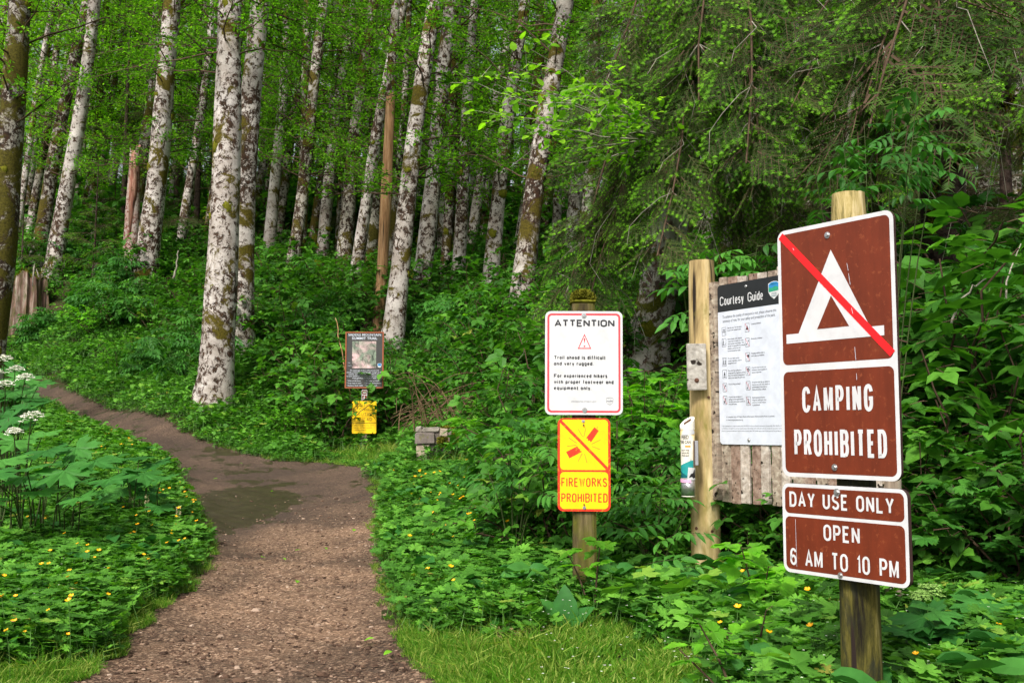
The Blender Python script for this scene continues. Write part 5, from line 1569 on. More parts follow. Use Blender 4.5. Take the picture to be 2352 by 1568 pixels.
# courtesy guide
Wg, Hg = .615, 1.045
zc = (P(1653, 658, 6.82)[2] + P(1653, 1019, 6.82)[2]) / 2
Mg = Mk @ Matrix.Translation((.067 + Wg / 2, zc, .004))
p = panel(root, "sign_panel", "black and white courtesy guide sign with rows of small symbols", Mg, Wg, Hg, .026, .006, 'gwhite', 'ply')
hh = .178
g = Geo(); q = rrect(Wg, Hg, .026, 8)
top_ = [v_ for v_ in q if v_[1] > Hg / 2 - hh]
flat(g, [(Wg / 2, Hg / 2 - hh)] + top_ + [(-Wg / 2, Hg / 2 - hh)], .0006); g.obj("black_header", M['header'], p)
L0 = -Wg / 2
g = Geo(); hwy(g, "Courtesy Guide", L0 + .022, L0 + .42, Hg / 2 - .137, .060, .0072, .0012, 0, .8); g.obj("title", M['swhite'], p)
g = Geo(); ex, ey = L0 + .515, Hg / 2 - .085
flat(g, shield(ex, ey, .098), .0012, 0); flat(g, [(ex - .045, ey), (ex - .045, ey + .036), (ex - .025, ey + .047), (ex, ey + .05), (ex + .025, ey + .047), (ex + .045, ey + .036), (ex + .045, ey)], .0018, 1)
flat(g, [(ex - .045, ey - .012), (ex + .045, ey - .006), (ex + .045, ey + .012), (ex + .01, ey + .022), (ex - .02, ey + .012), (ex - .045, ey + .018)], .0023, 2)
word(g, "OREGON", ex, ey + .032, .010, .0026, 3, .06, 'C', .01); word(g, "STATE", ex, ey - .028, .009, .0026, 3, .042, 'C', .01); word(g, "PARKS", ex, ey - .042, .009, .0026, 3, .042, 'C', .01)
g.obj("park_emblem", [M['swhite'], M['sblue'], M['sgreen'], M['teal2']], p)
g = Geo(); gr = Geo()
word(g, "To enhance the quality of everyone's visit, please observe this", L0 + .045, Hg / 2 - .222, .0195, .0007, 0, .485, 'L', .0, .12)
word(g, "summary of rules for your safety and protection of the park.", L0 + .045, Hg / 2 - .250, .0195, .0007, 0, .475, 'L', .0, .12)
left = [("Day Use only.  Do not remain|in park after posted hours.", .305), ("Keep all pets under physical|control and on a leash not more|than six feet at all times.  The|handler is responsible for animals|behavior, containment and|removal of animals waste.", .378), ("For your safety and to|protect vegetation, stay on|designated trail.", .505),
        ("Fires shall be confined to|designated fire rings/camp stoves.|Every fire shall be extinguished|before user leaves the park area.", .585), ("Wood cutting prohibited.", .672), ("A person may not dispose of|garbage or waste generated by|activities conducted outside the|state park area.", .755)]
right = [("Camping prohibited.", .297), ("Fireworks prohibited.", .392), ("Feeding wildlife within a|park area is prohibited.", .485), ("A person may not pick, cut,|mutilate or remove plants or|natural resources.", .575), ("No person shall dig up, deface or|remove any soil, rock, fossil, or|archeological, historical or|Native American artifacts.", .668), ("Discharging any firearm,|slingshot, pellet gun, bow|and arrow or other weapon|is prohibited.", .765)]
for col, x0_ in ((left, L0 + .035), (right, L0 + .252)):
    for ki, (s, yv) in enumerate(col):
        y_ = Hg / 2 - yv + .0
        lines = s.split('|')
        for li, ln in enumerate(lines):
            word(g, ln, x0_ + .055, y_ + .012 - .0155 * li, .0100, .0009, 0, .0047 * len(ln), 'L', .006)
        cx_, cy_ = x0_ + .02, y_ - .004
        ring(g, rrect(.040, .056, .005, 3, cx_, cy_), rrect(.036, .052, .004, 3, cx_, cy_), .0007)
        T2 = lambda pts: [(cx_ + a, cy_ + b) for a, b in pts]
        idx = (0 if col is left else 6) + ki
        if idx == 0:
            stroke(g, T2([(-.013, .012), (.013, .012)]), .003, .0008, 0); stroke(g, T2([(-.016, -.002), (.016, -.002)]), .003, .0008, 0); stroke(g, T2([(-.004, .012), (-.011, -.018)]), .003, .0009, 0); stroke(g, T2([(.004, .012), (.011, -.018)]), .003, .0009, 0)
        elif idx in (1, 2):
            for dx in ((-.008, .008) if idx == 2 else (-.008,)):
                stroke(g, T2([(dx, .014), (dx, -.002), (dx - .004, -.019)]), .0045, .0008, 0); stroke(g, T2([(dx, -.002), (dx + .005, -.019)]), .0035, .0009, 0); flat(g, [(cx_ + dx + .003 * math.cos(a), cy_ + .019 + .003 * math.sin(a)) for a in np.linspace(0, 6.283, 9)[:-1]], .0008)
                stroke(g, T2([(dx, .01), (dx + .006, .0)]), .003, .001, 0)
            if idx == 1: flat(g, T2([(.003, -.02), (.013, -.004), (.014, -.01), (.008, -.02)]), .0008)
        elif idx == 3:
            flat(g, T2([(-.008, -.008), (0, .019), (.008, -.004), (.004, -.01)]), .0008); stroke(g, T2([(-.009, -.014), (.009, -.02)]), .003, .0008, 0); stroke(g, T2([(-.009, -.02), (.009, -.014)]), .003, .001, 0)
        elif idx == 4:
            stroke(g, T2([(-.012, -.018), (.006, .018)]), .0035, .0008, 0); flat(g, T2([(.002, .018), (.012, .012), (.008, .004)]), .0009)
        elif idx == 5:
            stroke(g, T2([(.007, .016), (.007, -.02)]), .005, .0008, 0); flat(g, T2([(-.012, -.004), (-.001, -.004), (-.003, -.02), (-.011, -.02)]), .0008); stroke(g, T2([(.006, .008), (-.006, .004)]), .003, .001, 0)
        elif idx == 6:
            flat(g, T2([(-.013, -.014), (.013, -.014), (0, .018)]), .0008)
        elif idx == 7:
            flat(g, T2([(.003, .004), (.008, .016), (.013, .013), (.008, .002)]), .0008); flat(g, T2([(-.012, -.014), (-.005, -.004), (-.002, -.008), (-.009, -.018)]), .0008)
        elif idx == 8:
            flat(g, T2([(-.008, .004), (.0, .016), (.013, .014), (.012, -.004), (.002, -.002)]), .0008); flat(g, T2([(-.013, -.014), (-.006, -.010), (-.008, -.018)]), .0008)
        elif idx == 9:
            for a in range(5):
                fx_, fy_ = .002 + .008 * math.cos(a * 1.257), .008 + .008 * math.sin(a * 1.257)
                flat(g, T2([(fx_ + .0048 * math.cos(b_), fy_ + .0048 * math.sin(b_)) for b_ in np.linspace(0, 6.283, 7)[:-1]]), .0008 + .0001 * a)
            stroke(g, T2([(-.004, -.006), (-.007, -.02)]), .003, .0008, 0)
        elif idx == 10:
            stroke(g, T2([(-.008, -.012), (.009, .018)]), .0025, .0008, 0); flat(g, T2([(-.013, -.014), (0, -.014), (-.002, -.02), (-.012, -.02)]), .0008)
        else:
            stroke(g, T2([(-.006, .014), (-.002, .0), (-.008, -.018)]), .005, .0008, 0); stroke(g, T2([(-.002, .0), (.006, -.018)]), .004, .001, 0); stroke(g, T2([(-.004, .009), (.009, .009)]), .003, .0012, 0)
        if idx in (4, 5, 6, 7, 8, 9, 10, 11):
            stroke(gr, T2([(-.017, .025), (.017, -.025)]), .002, .0016, 0)
word(g, "A complete copy of Oregon Parks & Recreation Administrative Rules is available", L0 + .065, Hg / 2 - .872, .0105, .0007, 0, .43, 'L', 0, .15)
word(g, "at www.oregonstateparks.org.", L0 + .065, Hg / 2 - .892, .0105, .0007, 0, .155, 'L', 0, .15)
for k in range(3):
    word(g, ("*  Day use parking fee is a charge for parking under ORS 390.124 is and not a charge for recreational purposes under ORS 105.672 to 105.696.", "to 105.696, is a charge for use of the campsite area or yurt facility of the state park and not a charge for any other recreational", "purpose or area of state park land.  The immunities provided under ORS 105.682 apply to use of state park land for any other purpose.")[k], L0 + .018, Hg / 2 - .930 - .016 * k, .0075, .0007, 0, .56, 'L')
g.obj("lettering", M['dgrey'], p)
gr.obj("red_prohibition_slashes", M['attred'], p)
bolt(p, L0 + .27, Hg / 2 - .035, .0015, .006); bolt(p, L0 + .27, -Hg / 2 + .03, .0008, .007)
# board nailed to the near side of the left post
g = Geo(); Mb = frame(P(1600, 842, 6.80), np.array([1, -.12])) @ Matrix.Rotation(.005, 4, 'Z')
box(g, (-.063, -.152, -.012), (.063, .152, .012), 0, .003, jit=.003)
o = g.obj("backing_board", M['greywood'], root, rel(root, Mb)); bolt(o, -.002, -.09, .013, .009, True, 'rust')
Mp = frame(P(1616, 1000, 6.83), np.array([1, 0])); rp = rel(root, Mp)
for (px, py, r_) in ((1628, 912, .009), (1602, 1214, .011), (1636, 1220, .010), (1592, 1235, .007)):
    q = P(px, py, 6.83)
    g = Geo(); xx = q[0] - pA[0]; yy = -math.sqrt(max(.0001, .0965 ** 2 - xx ** 2))
    n_ = np.array([xx, yy]) / .0965
    mm = frame((q[0], pA[1] + yy, q[2]), np.array([-n_[1], n_[0]]))
    prism(g, [(r_ * math.cos(a), r_ * math.sin(a)) for a in np.linspace(0, 6.283, 13)[:-1]], -.008, .003)
    g.obj("bolt", M['rust'], root, rel(root, mm))

# cigarette butt tube fixed to the left post
c = P(1581, 1140, 6.74); zlo = c[2]; zhi = P(1581, 975, 6.74)[2]; r_ = .0455
root = empty("recycling_tube", (c[0], c[1], zlo), "slim tan and teal printed tube clamped to the left post of the notice board", "recycling tube")
g = Geo(); hT = zhi - zlo
def cyl(g, z0_, z1_, r, a0=0, a1=2 * math.pi, n=28, mat=0):
    a = np.linspace(a0, a1, n + 1)
    V = np.concatenate([np.stack([r * np.cos(a), r * np.sin(a), np.full(n + 1, z0_)], -1), np.stack([r * np.cos(a), r * np.sin(a), np.full(n + 1, z1_)], -1)])
    g.add(V, [(i, i + 1, i + n + 2, i + n + 1) for i in range(n)], mat, .5, True)
tube(g, [(0, 0, .008), (0, 0, .115)], r_, 28, 0, smooth=True); g.obj("metal_base", M['steel'], root)
g = Geo(); tube(g, [(0, 0, 0), (0, 0, .0075)], r_ * .97, 28, 0); g.obj("bottom_rim", M['cream'], root)
g = Geo(); tube(g, [(0, 0, .1155), (0, 0, hT - .03)], r_, 28, 0); g.obj("tube_body", M['tan'], root)
g = Geo(); n = 28; a = np.arange(n) / n * 2 * math.pi; rr_ = r_ * 1.05
lo = np.stack([rr_ * np.cos(a), rr_ * np.sin(a), np.full(n, hT - .03)], -1); m1 = lo.copy(); m1[:, 2] = hT - .018
hi = np.stack([rr_ * np.cos(a), rr_ * np.sin(a), hT + .018 + .030 * np.cos(a)+ .02*np.sin(a)], -1)
V = np.concatenate([lo, m1, hi]); i = np.arange(n)
g.add(V, [np.stack([i, (i + 1) % n, (i + 1) % n + n, i + n], -1), np.stack([i + n, (i + 1) % n + n, (i + 1) % n + 2 * n, i + 2 * n], -1)], 0, .5, True)
g.add(hi, [tuple(range(n))], 0)
cap = g.obj("slanted_cap", M['cream'], root)
g = Geo(); hc = hi.mean(0) + [0, 0, .0016]
u1, v1 = norm(np.array([1, 0, .66])), norm(np.array([0, -1, -.44]))
for s0 in (0,):
    q = [hc + u1 * x_ * .028 + v1 * y_ * .012 + [0, -.006, 0.002] for x_, y_ in ((-1, -1), (1, -1), (1, 1), (-1, 1))]
    g.add(q, [(0, 1, 2, 3)], 0)
g.obj("slot", M['rust'], cap)
Rl = r_ + .0008
def wrap(g, pts, mat, rr=Rl):
    """polygon given as (angle in degrees from the front, height) laid round the tube"""
    # cut in vertical strips so that it follows the curve
    xs_ = [p_[0] for p_ in pts]; x0_, x1_ = min(xs_), max(xs_); n = max(1, int((x1_ - x0_) / 9))
    def span(x):
        ys = []
        for k in range(len(pts)):
            a, b = pts[k], pts[(k + 1) % len(pts)]
            if abs(a[0] - b[0]) < 1e-9:
                if abs(a[0] - x) < 1e-6: ys += [a[1], b[1]]
            elif min(a[0], b[0]) - 1e-6 <= x <= max(a[0], b[0]) + 1e-6:
                ys.append(a[1] + (b[1] - a[1]) * (x - a[0]) / (b[0] - a[0]))
        return min(ys), max(ys)
    V = []
    for k in range(n + 1):
        x = x0_ + (x1_ - x0_) * k / n; lo_, hi_ = span(x); an = math.radians(x - 90)
        V += [(rr * math.cos(an), rr * math.sin(an), lo_), (rr * math.cos(an), rr * math.sin(an), hi_)]
    g.add(V, [(2 * k, 2 * k + 2, 2 * k + 3, 2 * k + 1) for k in range(n)], mat, .5, True)
g = Geo()
wrap(g, [(-80, .1165), (38, .1165), (38, .345), (48, .37), (20, .40), (-70, .40), (-80, .38)], 0)
wrap(g, [(-80, .12), (38, .12), (38, .235), (10, .232), (-80, .20)], 1, Rl + .0005)
wrap(g, [(-80, .12), (20, .12), (-80, .165)], 2, Rl + .0008)
for a_ in (-62, -50, -40, -30): wrap(g, [(a_ - 3, .205), (a_, .228), (a_ + 3, .205)], 1, Rl + .0010)
wrap(g, [(12, .232), (14, .262), (17, .262), (17, .232)], 2, Rl + .0010); wrap(g, [(8, .26), (13, .25), (22, .242)], 2, Rl + .0012)
wrap(g, [(-30, .318), (14, .318), (14, .330), (-30, .330)], 3, Rl + .0008)
# white bear
wrap(g, [(-60, .405), (-48, .43), (-15, .44), (20, .436), (32, .444), (50, .428), (66, .417), (64, .405), (40, .402), (18, .40), (-10, .395), (-60, .395)], 4, Rl + .0012)
g.obj("printed_label", [M['cream'], M['teal'], M['teal2'], M['orange'], M['swhite']], root)
def wword(g, s, a0, width_deg, z_, h, mat, bold=.02):
    t_ = Geo(); word(t_, s, 0, 0, h, 0, 0, math.radians(width_deg) * Rl, 'L', bold)
    V = np.concatenate(t_.V); an = V[:, 0] / Rl + math.radians(a0 - 90); rr = Rl + .0016
    W = np.stack([rr * np.cos(an), rr * np.sin(an), V[:, 1] + z_], -1)
    g.add(W, [f for f, _, _ in t_.Fs], mat)
g = Geo(); wword(g, "FEED", -62, 62, .372, .025, 0); wword(g, "THE CAN", -78, 92, .342, .021, 0)
wword(g, "NOT THE", -62, 62, .294, .010, 0); wword(g, "WILDLIFE.", -62, 64, .277, .010, 0); wword(g, "THANKS!", -60, 60, .260, .010, 0)
g.obj("lettering", M['sblack'], root)
g = Geo(); wrap(g, [(-16, .108), (62, .108), (66, .185), (-10, .19)], 0, Rl + .0022)
wrap(g, [(-4, .122), (12, .15), (30, .15), (44, .178), (54, .172), (52, .14), (60, .125), (30, .118), (22, .13)], 1, Rl + .0028)
g.obj("photo_sticker", [M['swhite'], M['sblack']], root)
g = Geo(); wrap(g, [(-88, .118), (14, .108), (14, .09), (-88, .093)], 0, Rl + .0034); g.obj("pink_tape", M['pink'], root)
g = Geo(); wrap(g, [(42, .19), (78, .19), (78, .36), (42, .36)], 0, Rl + .0012); g.obj("worn_strip", plain("worn_brown", (.2, .14, .12), .6), root)
g = Geo()
mm = frame((.0 + r_ * math.sin(math.radians(-30)), -r_ * math.cos(math.radians(-30)), .065), np.array([math.cos(math.radians(-30)), math.sin(math.radians(-30))]))
prism(g, [(.013 * math.cos(a), .013 * math.sin(a)) for a in np.linspace(0, 6.283, 17)[:-1]], -.003, .003); prism(g, [(.007 * math.cos(a), .007 * math.sin(a)) for a in np.linspace(0, 6.283, 9)[:-1]], .003, .005)
g.obj("lock", M['steel'], root, mm)
g = Geo(); box(g, (r_ * .6, -.012, .20), (r_ + .022, .045, .36), 0, .003); g.obj("bracket", M['lgrey'], root)

# ------------------------------------------------------------------ distinct plants
_mh = {}
def place_shrub(me, pos, s, label, name="bush", cat="bush", rz=None, group=None, tilt=(0, 0)):
    if id(me) not in _mh: _mh[id(me)] = max(v.co.z for v in me.vertices)
    if name == 'bush' and group and pos[0] / pos[1] * F + CX > 2040: s = min(s, (P(0, 440, pos[1])[2] - pos[2]) / _mh[id(me)])
    elif name == 'bush' and group and pos[0] / pos[1] * F + CX > 1640: s = min(s, (P(0, 640, pos[1])[2] - pos[2]) / _mh[id(me)])
    s = min(s, max(.25, float(hmax(np.array([pos]), .35)[0]) / _mh[id(me)]))
    o = link(name, me)
    o.location = Vector(pos); o.scale = (s, s, s); o.rotation_euler = (tilt[0], tilt[1], R.uniform(0, 6.28) if rz is None else rz)
    return tag(o, label, cat, group)
def gp(px, Z, sink=0.0):
    x = (px - CX) / F * Z
    return np.array([x, Z, float(H(x, Z)) - sink])

# right-hand wall of big-leaved bushes
BIG = T_lobed(5, .42, 3, 285, .1, .12, 5)
BIG3 = T_lobed(3, .4, 4, 250, .13, .14, 6)
K_A = [shrub(TRI, .24, 1.9, 1.0, 12, 260, [M['shrub'], M['twig']]) for _ in range(2)]
K_B = [shrub(BIG3, .13, 1.5, .9, 11, 260, [M['elder'], M['twig']]) for _ in range(2)]
K_C = [shrub(PINN, .34, 1.5, .8, 9, 120, [M['elder'], M['stem']]) for _ in range(2)]
K_D = [shrub(LEAF, .11, 1.7, .9, 12, 520, [M['shrub'], M['twig']]) for _ in range(1)]
K_F = [shrub(TRI, .22, 1.2, .7, 8, 110, [M['fresh'], M['twig']]) for _ in range(2)]
KIND = {}
for ml, ds in ((K_A, "dark green bush with toothed three-part leaves"), (K_B, "bush with broad lobed leaves"), (K_C, "elderberry bush with feather-shaped leaves"), (K_D, "bush with many small oval leaves"), (K_F, "yellow-green bush with toothed three-part leaves")):
    for me_ in ml: KIND[id(me_)] = ds
gR = "leafy bushes forming the green wall right of the brown signs"
lR = "dark leafy bush in the green wall right of the brown signs"
for (px, Z, s, me) in ((2180, 8.6, 1.45, K_A[0]), (2300, 8.2, 1.55, K_A[1]), (2420, 7.8, 1.5, K_B[0]), (2140, 7.6, 1.05, K_B[1]), (2250, 7.2, 1.15, K_A[0]), (2370, 6.8, 1.15, K_B[0]), (2200, 9.6, 1.75, K_D[0]), (2360, 9.6, 1.8, K_C[0]),
                       (2110, 9.8, 1.6, K_C[1]), (2480, 8.8, 1.6, K_A[1]), (2280, 6.4, .85, K_B[1]), (2400, 6.0, .85, K_A[1]), (2160, 6.6, .7, K_A[0]), (2530, 6.6, 1.2, K_D[0]), (2450, 10.5, 1.9, K_A[0]), (2050, 9.0, 1.2, K_D[0]), (2240, 10.5, 1.8, K_A[1]), (2340, 11.5, 1.9, K_B[0])):
    place_shrub(me, gp(px, Z, .05), s * (1.06 if Z > 8 else 1.0), KIND[id(me)] + (" at the back" if Z > 8.3 else " in front") + ", right of the brown signs", group=gR)
gM = "leafy bushes between the white sign and the notice board"
for (px, Z, s, me) in ((1500, 9.2, .95, K_A[0]), (1560, 8.4, .75, K_C[0]), (1450, 8.6, .8, K_C[1]), (1530, 10.4, 1.15, K_A[1]), (1420, 10.2, 1.0, K_D[0]), (1250, 10.6, .9, K_F[0]), (1180, 11.2, .85, K_A[0]), (1220, 9.4, .7, K_C[0]), (1700, 10.8, 1.0, K_A[0]), (1800, 11.5, 1.05, K_C[1]), (1900, 10.8, 1.0, K_A[1]),
                       (1150, 10.2, .7, K_F[1]), (1300, 12, 1.1, K_A[0]), (1230, 9.8, .95, K_F[0]), (1140, 10.8, .9, K_F[1]), (1260, 8.9, .8, K_A[1]), (1490, 8.4, .62, K_F[0]), (1560, 9.0, .7, K_F[1]), (1440, 9.4, .75, K_F[0]), (1100, 12.4, .85, K_D[0]), (1380, 12.2, 1.2, K_F[0]), (1480, 7.6, .55, K_C[0]), (1400, 7.4, .5, K_C[1]), (1530, 7.4, .5, K_F[1]), (1250, 7.8, .5, K_A[1]), (1290, 8.6, .62, K_F[0]), (1200, 8.4, .5, K_F[1]), (1620, 9.6, 1.1, K_B[0]), (1720, 8.8, .7, K_B[1]), (1830, 8.0, .6, K_A[0]), (1960, 8.6, .9, K_B[0])):
    place_shrub(me, gp(px, Z, .05), s, KIND[id(me)] + (" left of the white sign" if px < 1300 else " right of the white sign" if px < 1640 else " behind the notice board"), group=gM)

def leafy_plant(label, stems, name="elderberry_bush", cat="bush", mats=None, origin=None, group=None):
    """stems: list of (points, [(T, t along stem, dir, size)...])"""
    root = empty(name, origin, label, cat, group)
    gs = Geo(); k = 0
    gl = Geo()
    for pts, leaves in stems:
        q = np.array(pts) - origin
        tt = np.linspace(0, len(q) - 1, 12); q2 = np.array([np.interp(tt, range(len(q)), q[:, i]) for i in range(3)]).T
        tube(gs, q2, np.linspace(.008, .0025, 12), 5, 0, cap=False)
        for (T, t, dr, s) in leaves:
            i = min(int(t * 11), 10); c = q2[i] + (q2[i + 1] - q2[i]) * (t * 11 - i)
            dr = np.asarray(dr, float)
            nrmv = np.array([0, -.25, 1.]) + R.normal(0, .25, 3)
            place(gl, T, c[None], frames(dr[None], nrmv[None]), s, var=float(np.clip(R.normal(.5, .2), 0, 1)))
    gs.obj("stems", mats[1], root)
    gl.obj("leaves", mats, root)
    return root

# tall elderberry behind the brown sign
og = gp(2010, 7.7)
stems = []
for (ex, ey, eZ, n) in ((1935, 300, 7.2, 6), (1900, 330, 7.4, 6), (2050, 250, 7.4, 6), (2110, 175, 7.5, 6), (2170, 230, 7.5, 5), (1870, 390, 7.0, 5), (2090, 320, 7.2, 6), (2000, 380, 7.0, 5), (2130, 300, 7.7, 5), (1985, 280, 7.8, 5)):
    e = P(ex, ey, eZ); m = (og * .45 + e * .55); m[2] = og[2] + (e[2] - og[2]) * .62
    lv = []
    for k in range(n):
        a = R.uniform(0, 6.28); lv.append((PINN, R.uniform(.8, 1.0), norm(np.array([math.cos(a), math.sin(a) * .8, R.uniform(-.45, .25)])), R.uniform(.19, .27)))
    stems.append(([og, m, e], lv))
leafy_plant("tall elderberry with drooping feather-shaped leaves rising behind the brown signs", stems, mats=[M['elder'], M['darkstem']], origin=og)
og = gp(1640, 8.6)
stems = []
for (ex, ey, eZ, n) in ((1560, 590, 8.2, 6), (1640, 560, 8.2, 6), (1700, 590, 8.0, 6), (1740, 560, 8.4, 5), (1600, 640, 8.0, 4), (1760, 610, 8.0, 4)):
    e = P(ex, ey, eZ); m = (og * .4 + e * .6); m[2] = og[2] + (e[2] - og[2]) * .6
    stems.append(([og, m, e], [(PINN, R.uniform(.8, 1.0), norm(np.array([math.cos(a), math.sin(a), R.uniform(-.35, .2)])), R.uniform(.22, .3)) for a in R.uniform(0, 6.28, n)]))
leafy_plant("elderberry spreading its leaves over the top of the notice board's left post", stems, mats=[M['elder'], M['darkstem']], origin=og)
# broad pinnate leaves right of the fireworks sign
og = gp(1500, 6.9)
stems = []
for (ex, ey, eZ, n) in ((1440, 1210, 6.6, 4), (1520, 1120, 6.7, 5), (1560, 1220, 6.5, 4), (1470, 1290, 6.3, 4), (1590, 1160, 6.9, 4), (1420, 1130, 7.0, 4), (1540, 1300, 6.3, 3)):
    e = P(ex, ey, eZ); m = (og + e) / 2; m[2] = og[2] + (e[2] - og[2]) * .65
    stems.append(([og, m, e], [(PINN, R.uniform(.7, 1.0), norm(np.array([math.cos(a), math.sin(a), R.uniform(-.2, .4)])), R.uniform(.17, .25)) for a in R.uniform(0, 6.28, n)]))
leafy_plant("young elderberry with broad paired leaflets between the yellow sign and the notice board", stems, mats=[M['elder'], M['darkstem']], origin=og)
og = gp(1180, 7.4)
stems = []
for (ex, ey, eZ, n) in ((1170, 1020, 7.2, 4), (1230, 1060, 7.1, 5), (1120, 1080, 7.4, 4), (1210, 960, 7.6, 4), (1260, 1010, 7.3, 4), (1240, 1130, 6.9, 4)):
    e = P(ex, ey, eZ); m = (og + e) / 2; m[2] = og[2] + (e[2] - og[2]) * .65
    stems.append(([og, m, e], [(PINN, R.uniform(.7, 1.0), norm(np.array([math.cos(a), math.sin(a), R.uniform(-.2, .4)])), R.uniform(.17, .24)) for a in R.uniform(0, 6.28, n)]))
leafy_plant("elderberry with pale paired leaflets left of the white sign", stems, mats=[M['elder'], M['darkstem']], origin=og)
# salmonberry shoots in front of the notice board
BIGTRI = compose([(T_lobed(3, .3, 4, 200, .1, .12, 11, .02), rot('Z', 0), (0, .3, 0), .62, 0), (T_leaf(.7, 6, .2, .2, .12), rot('Z', 1.2), (0, .3, 0), .6, 0), (T_leaf(.7, 6, .2, .2, .12), rot('Z', -1.2), (0, .3, 0), .6, 0), (T_stick((0, 0, 0), (0, .32, 0), .012), I3, (0, 0, 0), 1, None)])
def shoots(px, Z, ends, label, sz=(.16, .24), name="salmonberry_shoot", mats=None, T=BIGTRI):
    og = gp(px, Z); stems = []
    for (ex, ey, eZ, n) in ends:
        e = P(ex, ey, eZ); m = (og + e) / 2; m[2] = og[2] + (e[2] - og[2]) * .6
        stems.append(([og, m, e], [(T, .99 - .55 * (k / n), norm(np.array([math.cos(k * 2.4 + ex), math.sin(k * 2.4 + ex), R.uniform(-.25, .35)])), R.uniform(*sz)) for k in range(n)]))
    return leafy_plant(label, stems, name, "plant", mats or [M['fresh'], M['twig']], og)
shoots(1735, 5.5, ((1700, 1245, 5.3, 8), (1765, 1300, 5.2, 5)), "bright salmonberry shoot with toothed leaves in front of the notice board")
shoots(1720, 4.6, ((1650, 1440, 4.5, 5), (1760, 1400, 4.4, 5), (1700, 1500, 4.2, 4)), "low salmonberry shoot left of the brown signs' mossy post", (.12, .18))
shoots(1360, 5.9, ((1380, 1235, 5.8, 5), (1300, 1260, 5.9, 4)), "thin salmonberry shoot at the foot of the yellow sign's post", (.1, .15))
shoots(1160, 12, ((1180, 970, 11.8, 9), (1100, 1000, 11.8, 8), (1230, 930, 11.8, 8), (1060, 960, 12.2, 8)), "yellow-green salmonberry in light above the stone pillar's right side", (.2, .3))
shoots(1480, 8.8, ((1480, 850, 8.6, 10), (1530, 900, 8.4, 8), (1440, 880, 8.8, 8), (1570, 840, 8.8, 8)), "yellow-green salmonberry between the white sign and the notice board", (.17, .26))
shoots(1700, 3.9, ((1560, 1490, 3.9, 4), (1600, 1420, 4.0, 4)), "small salmonberry seedling at the grass edge below the notice board", (.09, .13))
for (a_, b_, n_) in (("toothed-leaved thimbleberry low in the bottom right corner", ((2260, 1380, 4.8, 6), (2330, 1420, 4.6, 5), (2200, 1460, 4.6, 5)), 2270), ):
    shoots(n_, 4.8, b_, a_, (.16, .22), "thimbleberry_plant", [M['parsnip'], M['stem']], BIG)
shoots(2140, 4.4, ((2130, 1400, 4.3, 5), (2190, 1440, 4.3, 4), (2090, 1450, 4.3, 4)), "dark-leaved plant right of the brown signs' post", (.15, .2), "thimbleberry_plant", [M['parsnip'], M['stem']], BIG)

# cow parsnips
PARS = T_lobed(5, .5, 3, 300, .13, .1, 8, .02)
def umbel(root, c, r, mat, name="flower_head", n=22):
    g = Geo()
    for k in range(n):
        a = k * 2.4; q = math.sqrt((k + .5) / n) * r
        e = c + np.array([math.cos(a) * q, math.sin(a) * q, -.45 * q * q / r + .4 * math.sin(a) * q + R.normal(0, .004)])
        Ts = T_stick(c - [0, 0, r * .55], e, .0022); g.add(Ts[0], Ts[1], 1)
        m = 22; dd = rand_dirs(m, .1, 1.4)
        place(g, SMALL, e + dd * [.014, .014, .006], frames(R.normal(0, 1, (m, 3)) * [1, 1, .2], dd * [.4, .4, 1]), .016, mat=0)
    g.obj(name, [M[mat], M['stem']], root)
def parsnip(og, leaves, umbels, label, mat='white_petal', us=.08):
    root = empty("cow_parsnip", og, label, "plant")
    gl = Geo(); gs = Geo()
    leaves = list(leaves) + [(px + R.normal(0, 25), py + R.uniform(35, 75), Z + R.uniform(-.3, .3), s * .75) for (px, py, Z, s) in leaves]
    for (px, py, Z, s) in leaves:
        e = P(px, py, Z) - og; q = np.array([[0, 0, 0], e * [.35, .35, .7], e])
        tube(gs, q + np.array([e[0] * .5, R.uniform(-.1, .1), 0]) * [[1], [.5], [0]], [.006, .005, .004], 5, 0, cap=False)
        dr = norm(np.array([e[0] + R.normal(0, .15), e[1] * .6 - .35, -.12 + R.normal(0, .1)]))
        place(gl, PARS, (e - dr * s * .15)[None], frames(dr[None], np.array([[R.normal(0, .15), -.4 + R.normal(0, .15), 1.]])), s, var=R.uniform(.2, .8))
    for (px, py, Z, k) in umbels:
        e = P(px, py, Z) - og
        tube(gs, np.array([[0, 0, 0], e * [.5, .5, .6], e - [0, 0, us * k * .5]]), [.009, .006, .004], 5, 0, cap=False)
        umbel(root, e, us * k, mat)
    gs.obj("stems", M['darkstem'], root); gl.obj("leaves", [M['parsnip'], M['stem']], root)
    return root
og = gp(60, 8.6)
parsnip(og, [(60, 1075, 7.9, .30), (150, 1085, 7.9, .31), (225, 1060, 8.1, .27), (0, 1060, 8.0, .30), (110, 1035, 8.3, .27), (180, 1030, 8.5, .25), (30, 1015, 8.6, .26), (-40, 1020, 8.6, .3), (100, 995, 8.9, .22), (255, 1100, 7.9, .24), (20, 960, 9.2, .24), (60, 930, 9.5, .22), (170, 1005, 9, .22), (-30, 1090, 7.6, .3)],
        [(72, 948, 8.4, 1.15), (32, 985, 8.4, .75)], "cow parsnip with huge lobed leaves and white flower heads at the left edge")
og = gp(20, 10.2)
parsnip(og, [(30, 900, 10.0, .3), (0, 880, 10.2, .3), (70, 915, 10.0, .26), (50, 870, 10.4, .28), (90, 880, 10.4, .24), (-30, 920, 9.9, .3), (40, 850, 10.8, .26), (100, 925, 9.9, .2)],
        [(8, 818, 10.0, .95), (35, 842, 10.0, .95), (58, 860, 9.9, 1.0), (12, 876, 9.7, .95), (-10, 850, 9.9, .8)], "taller cow parsnip behind the first, five flat white flower heads")
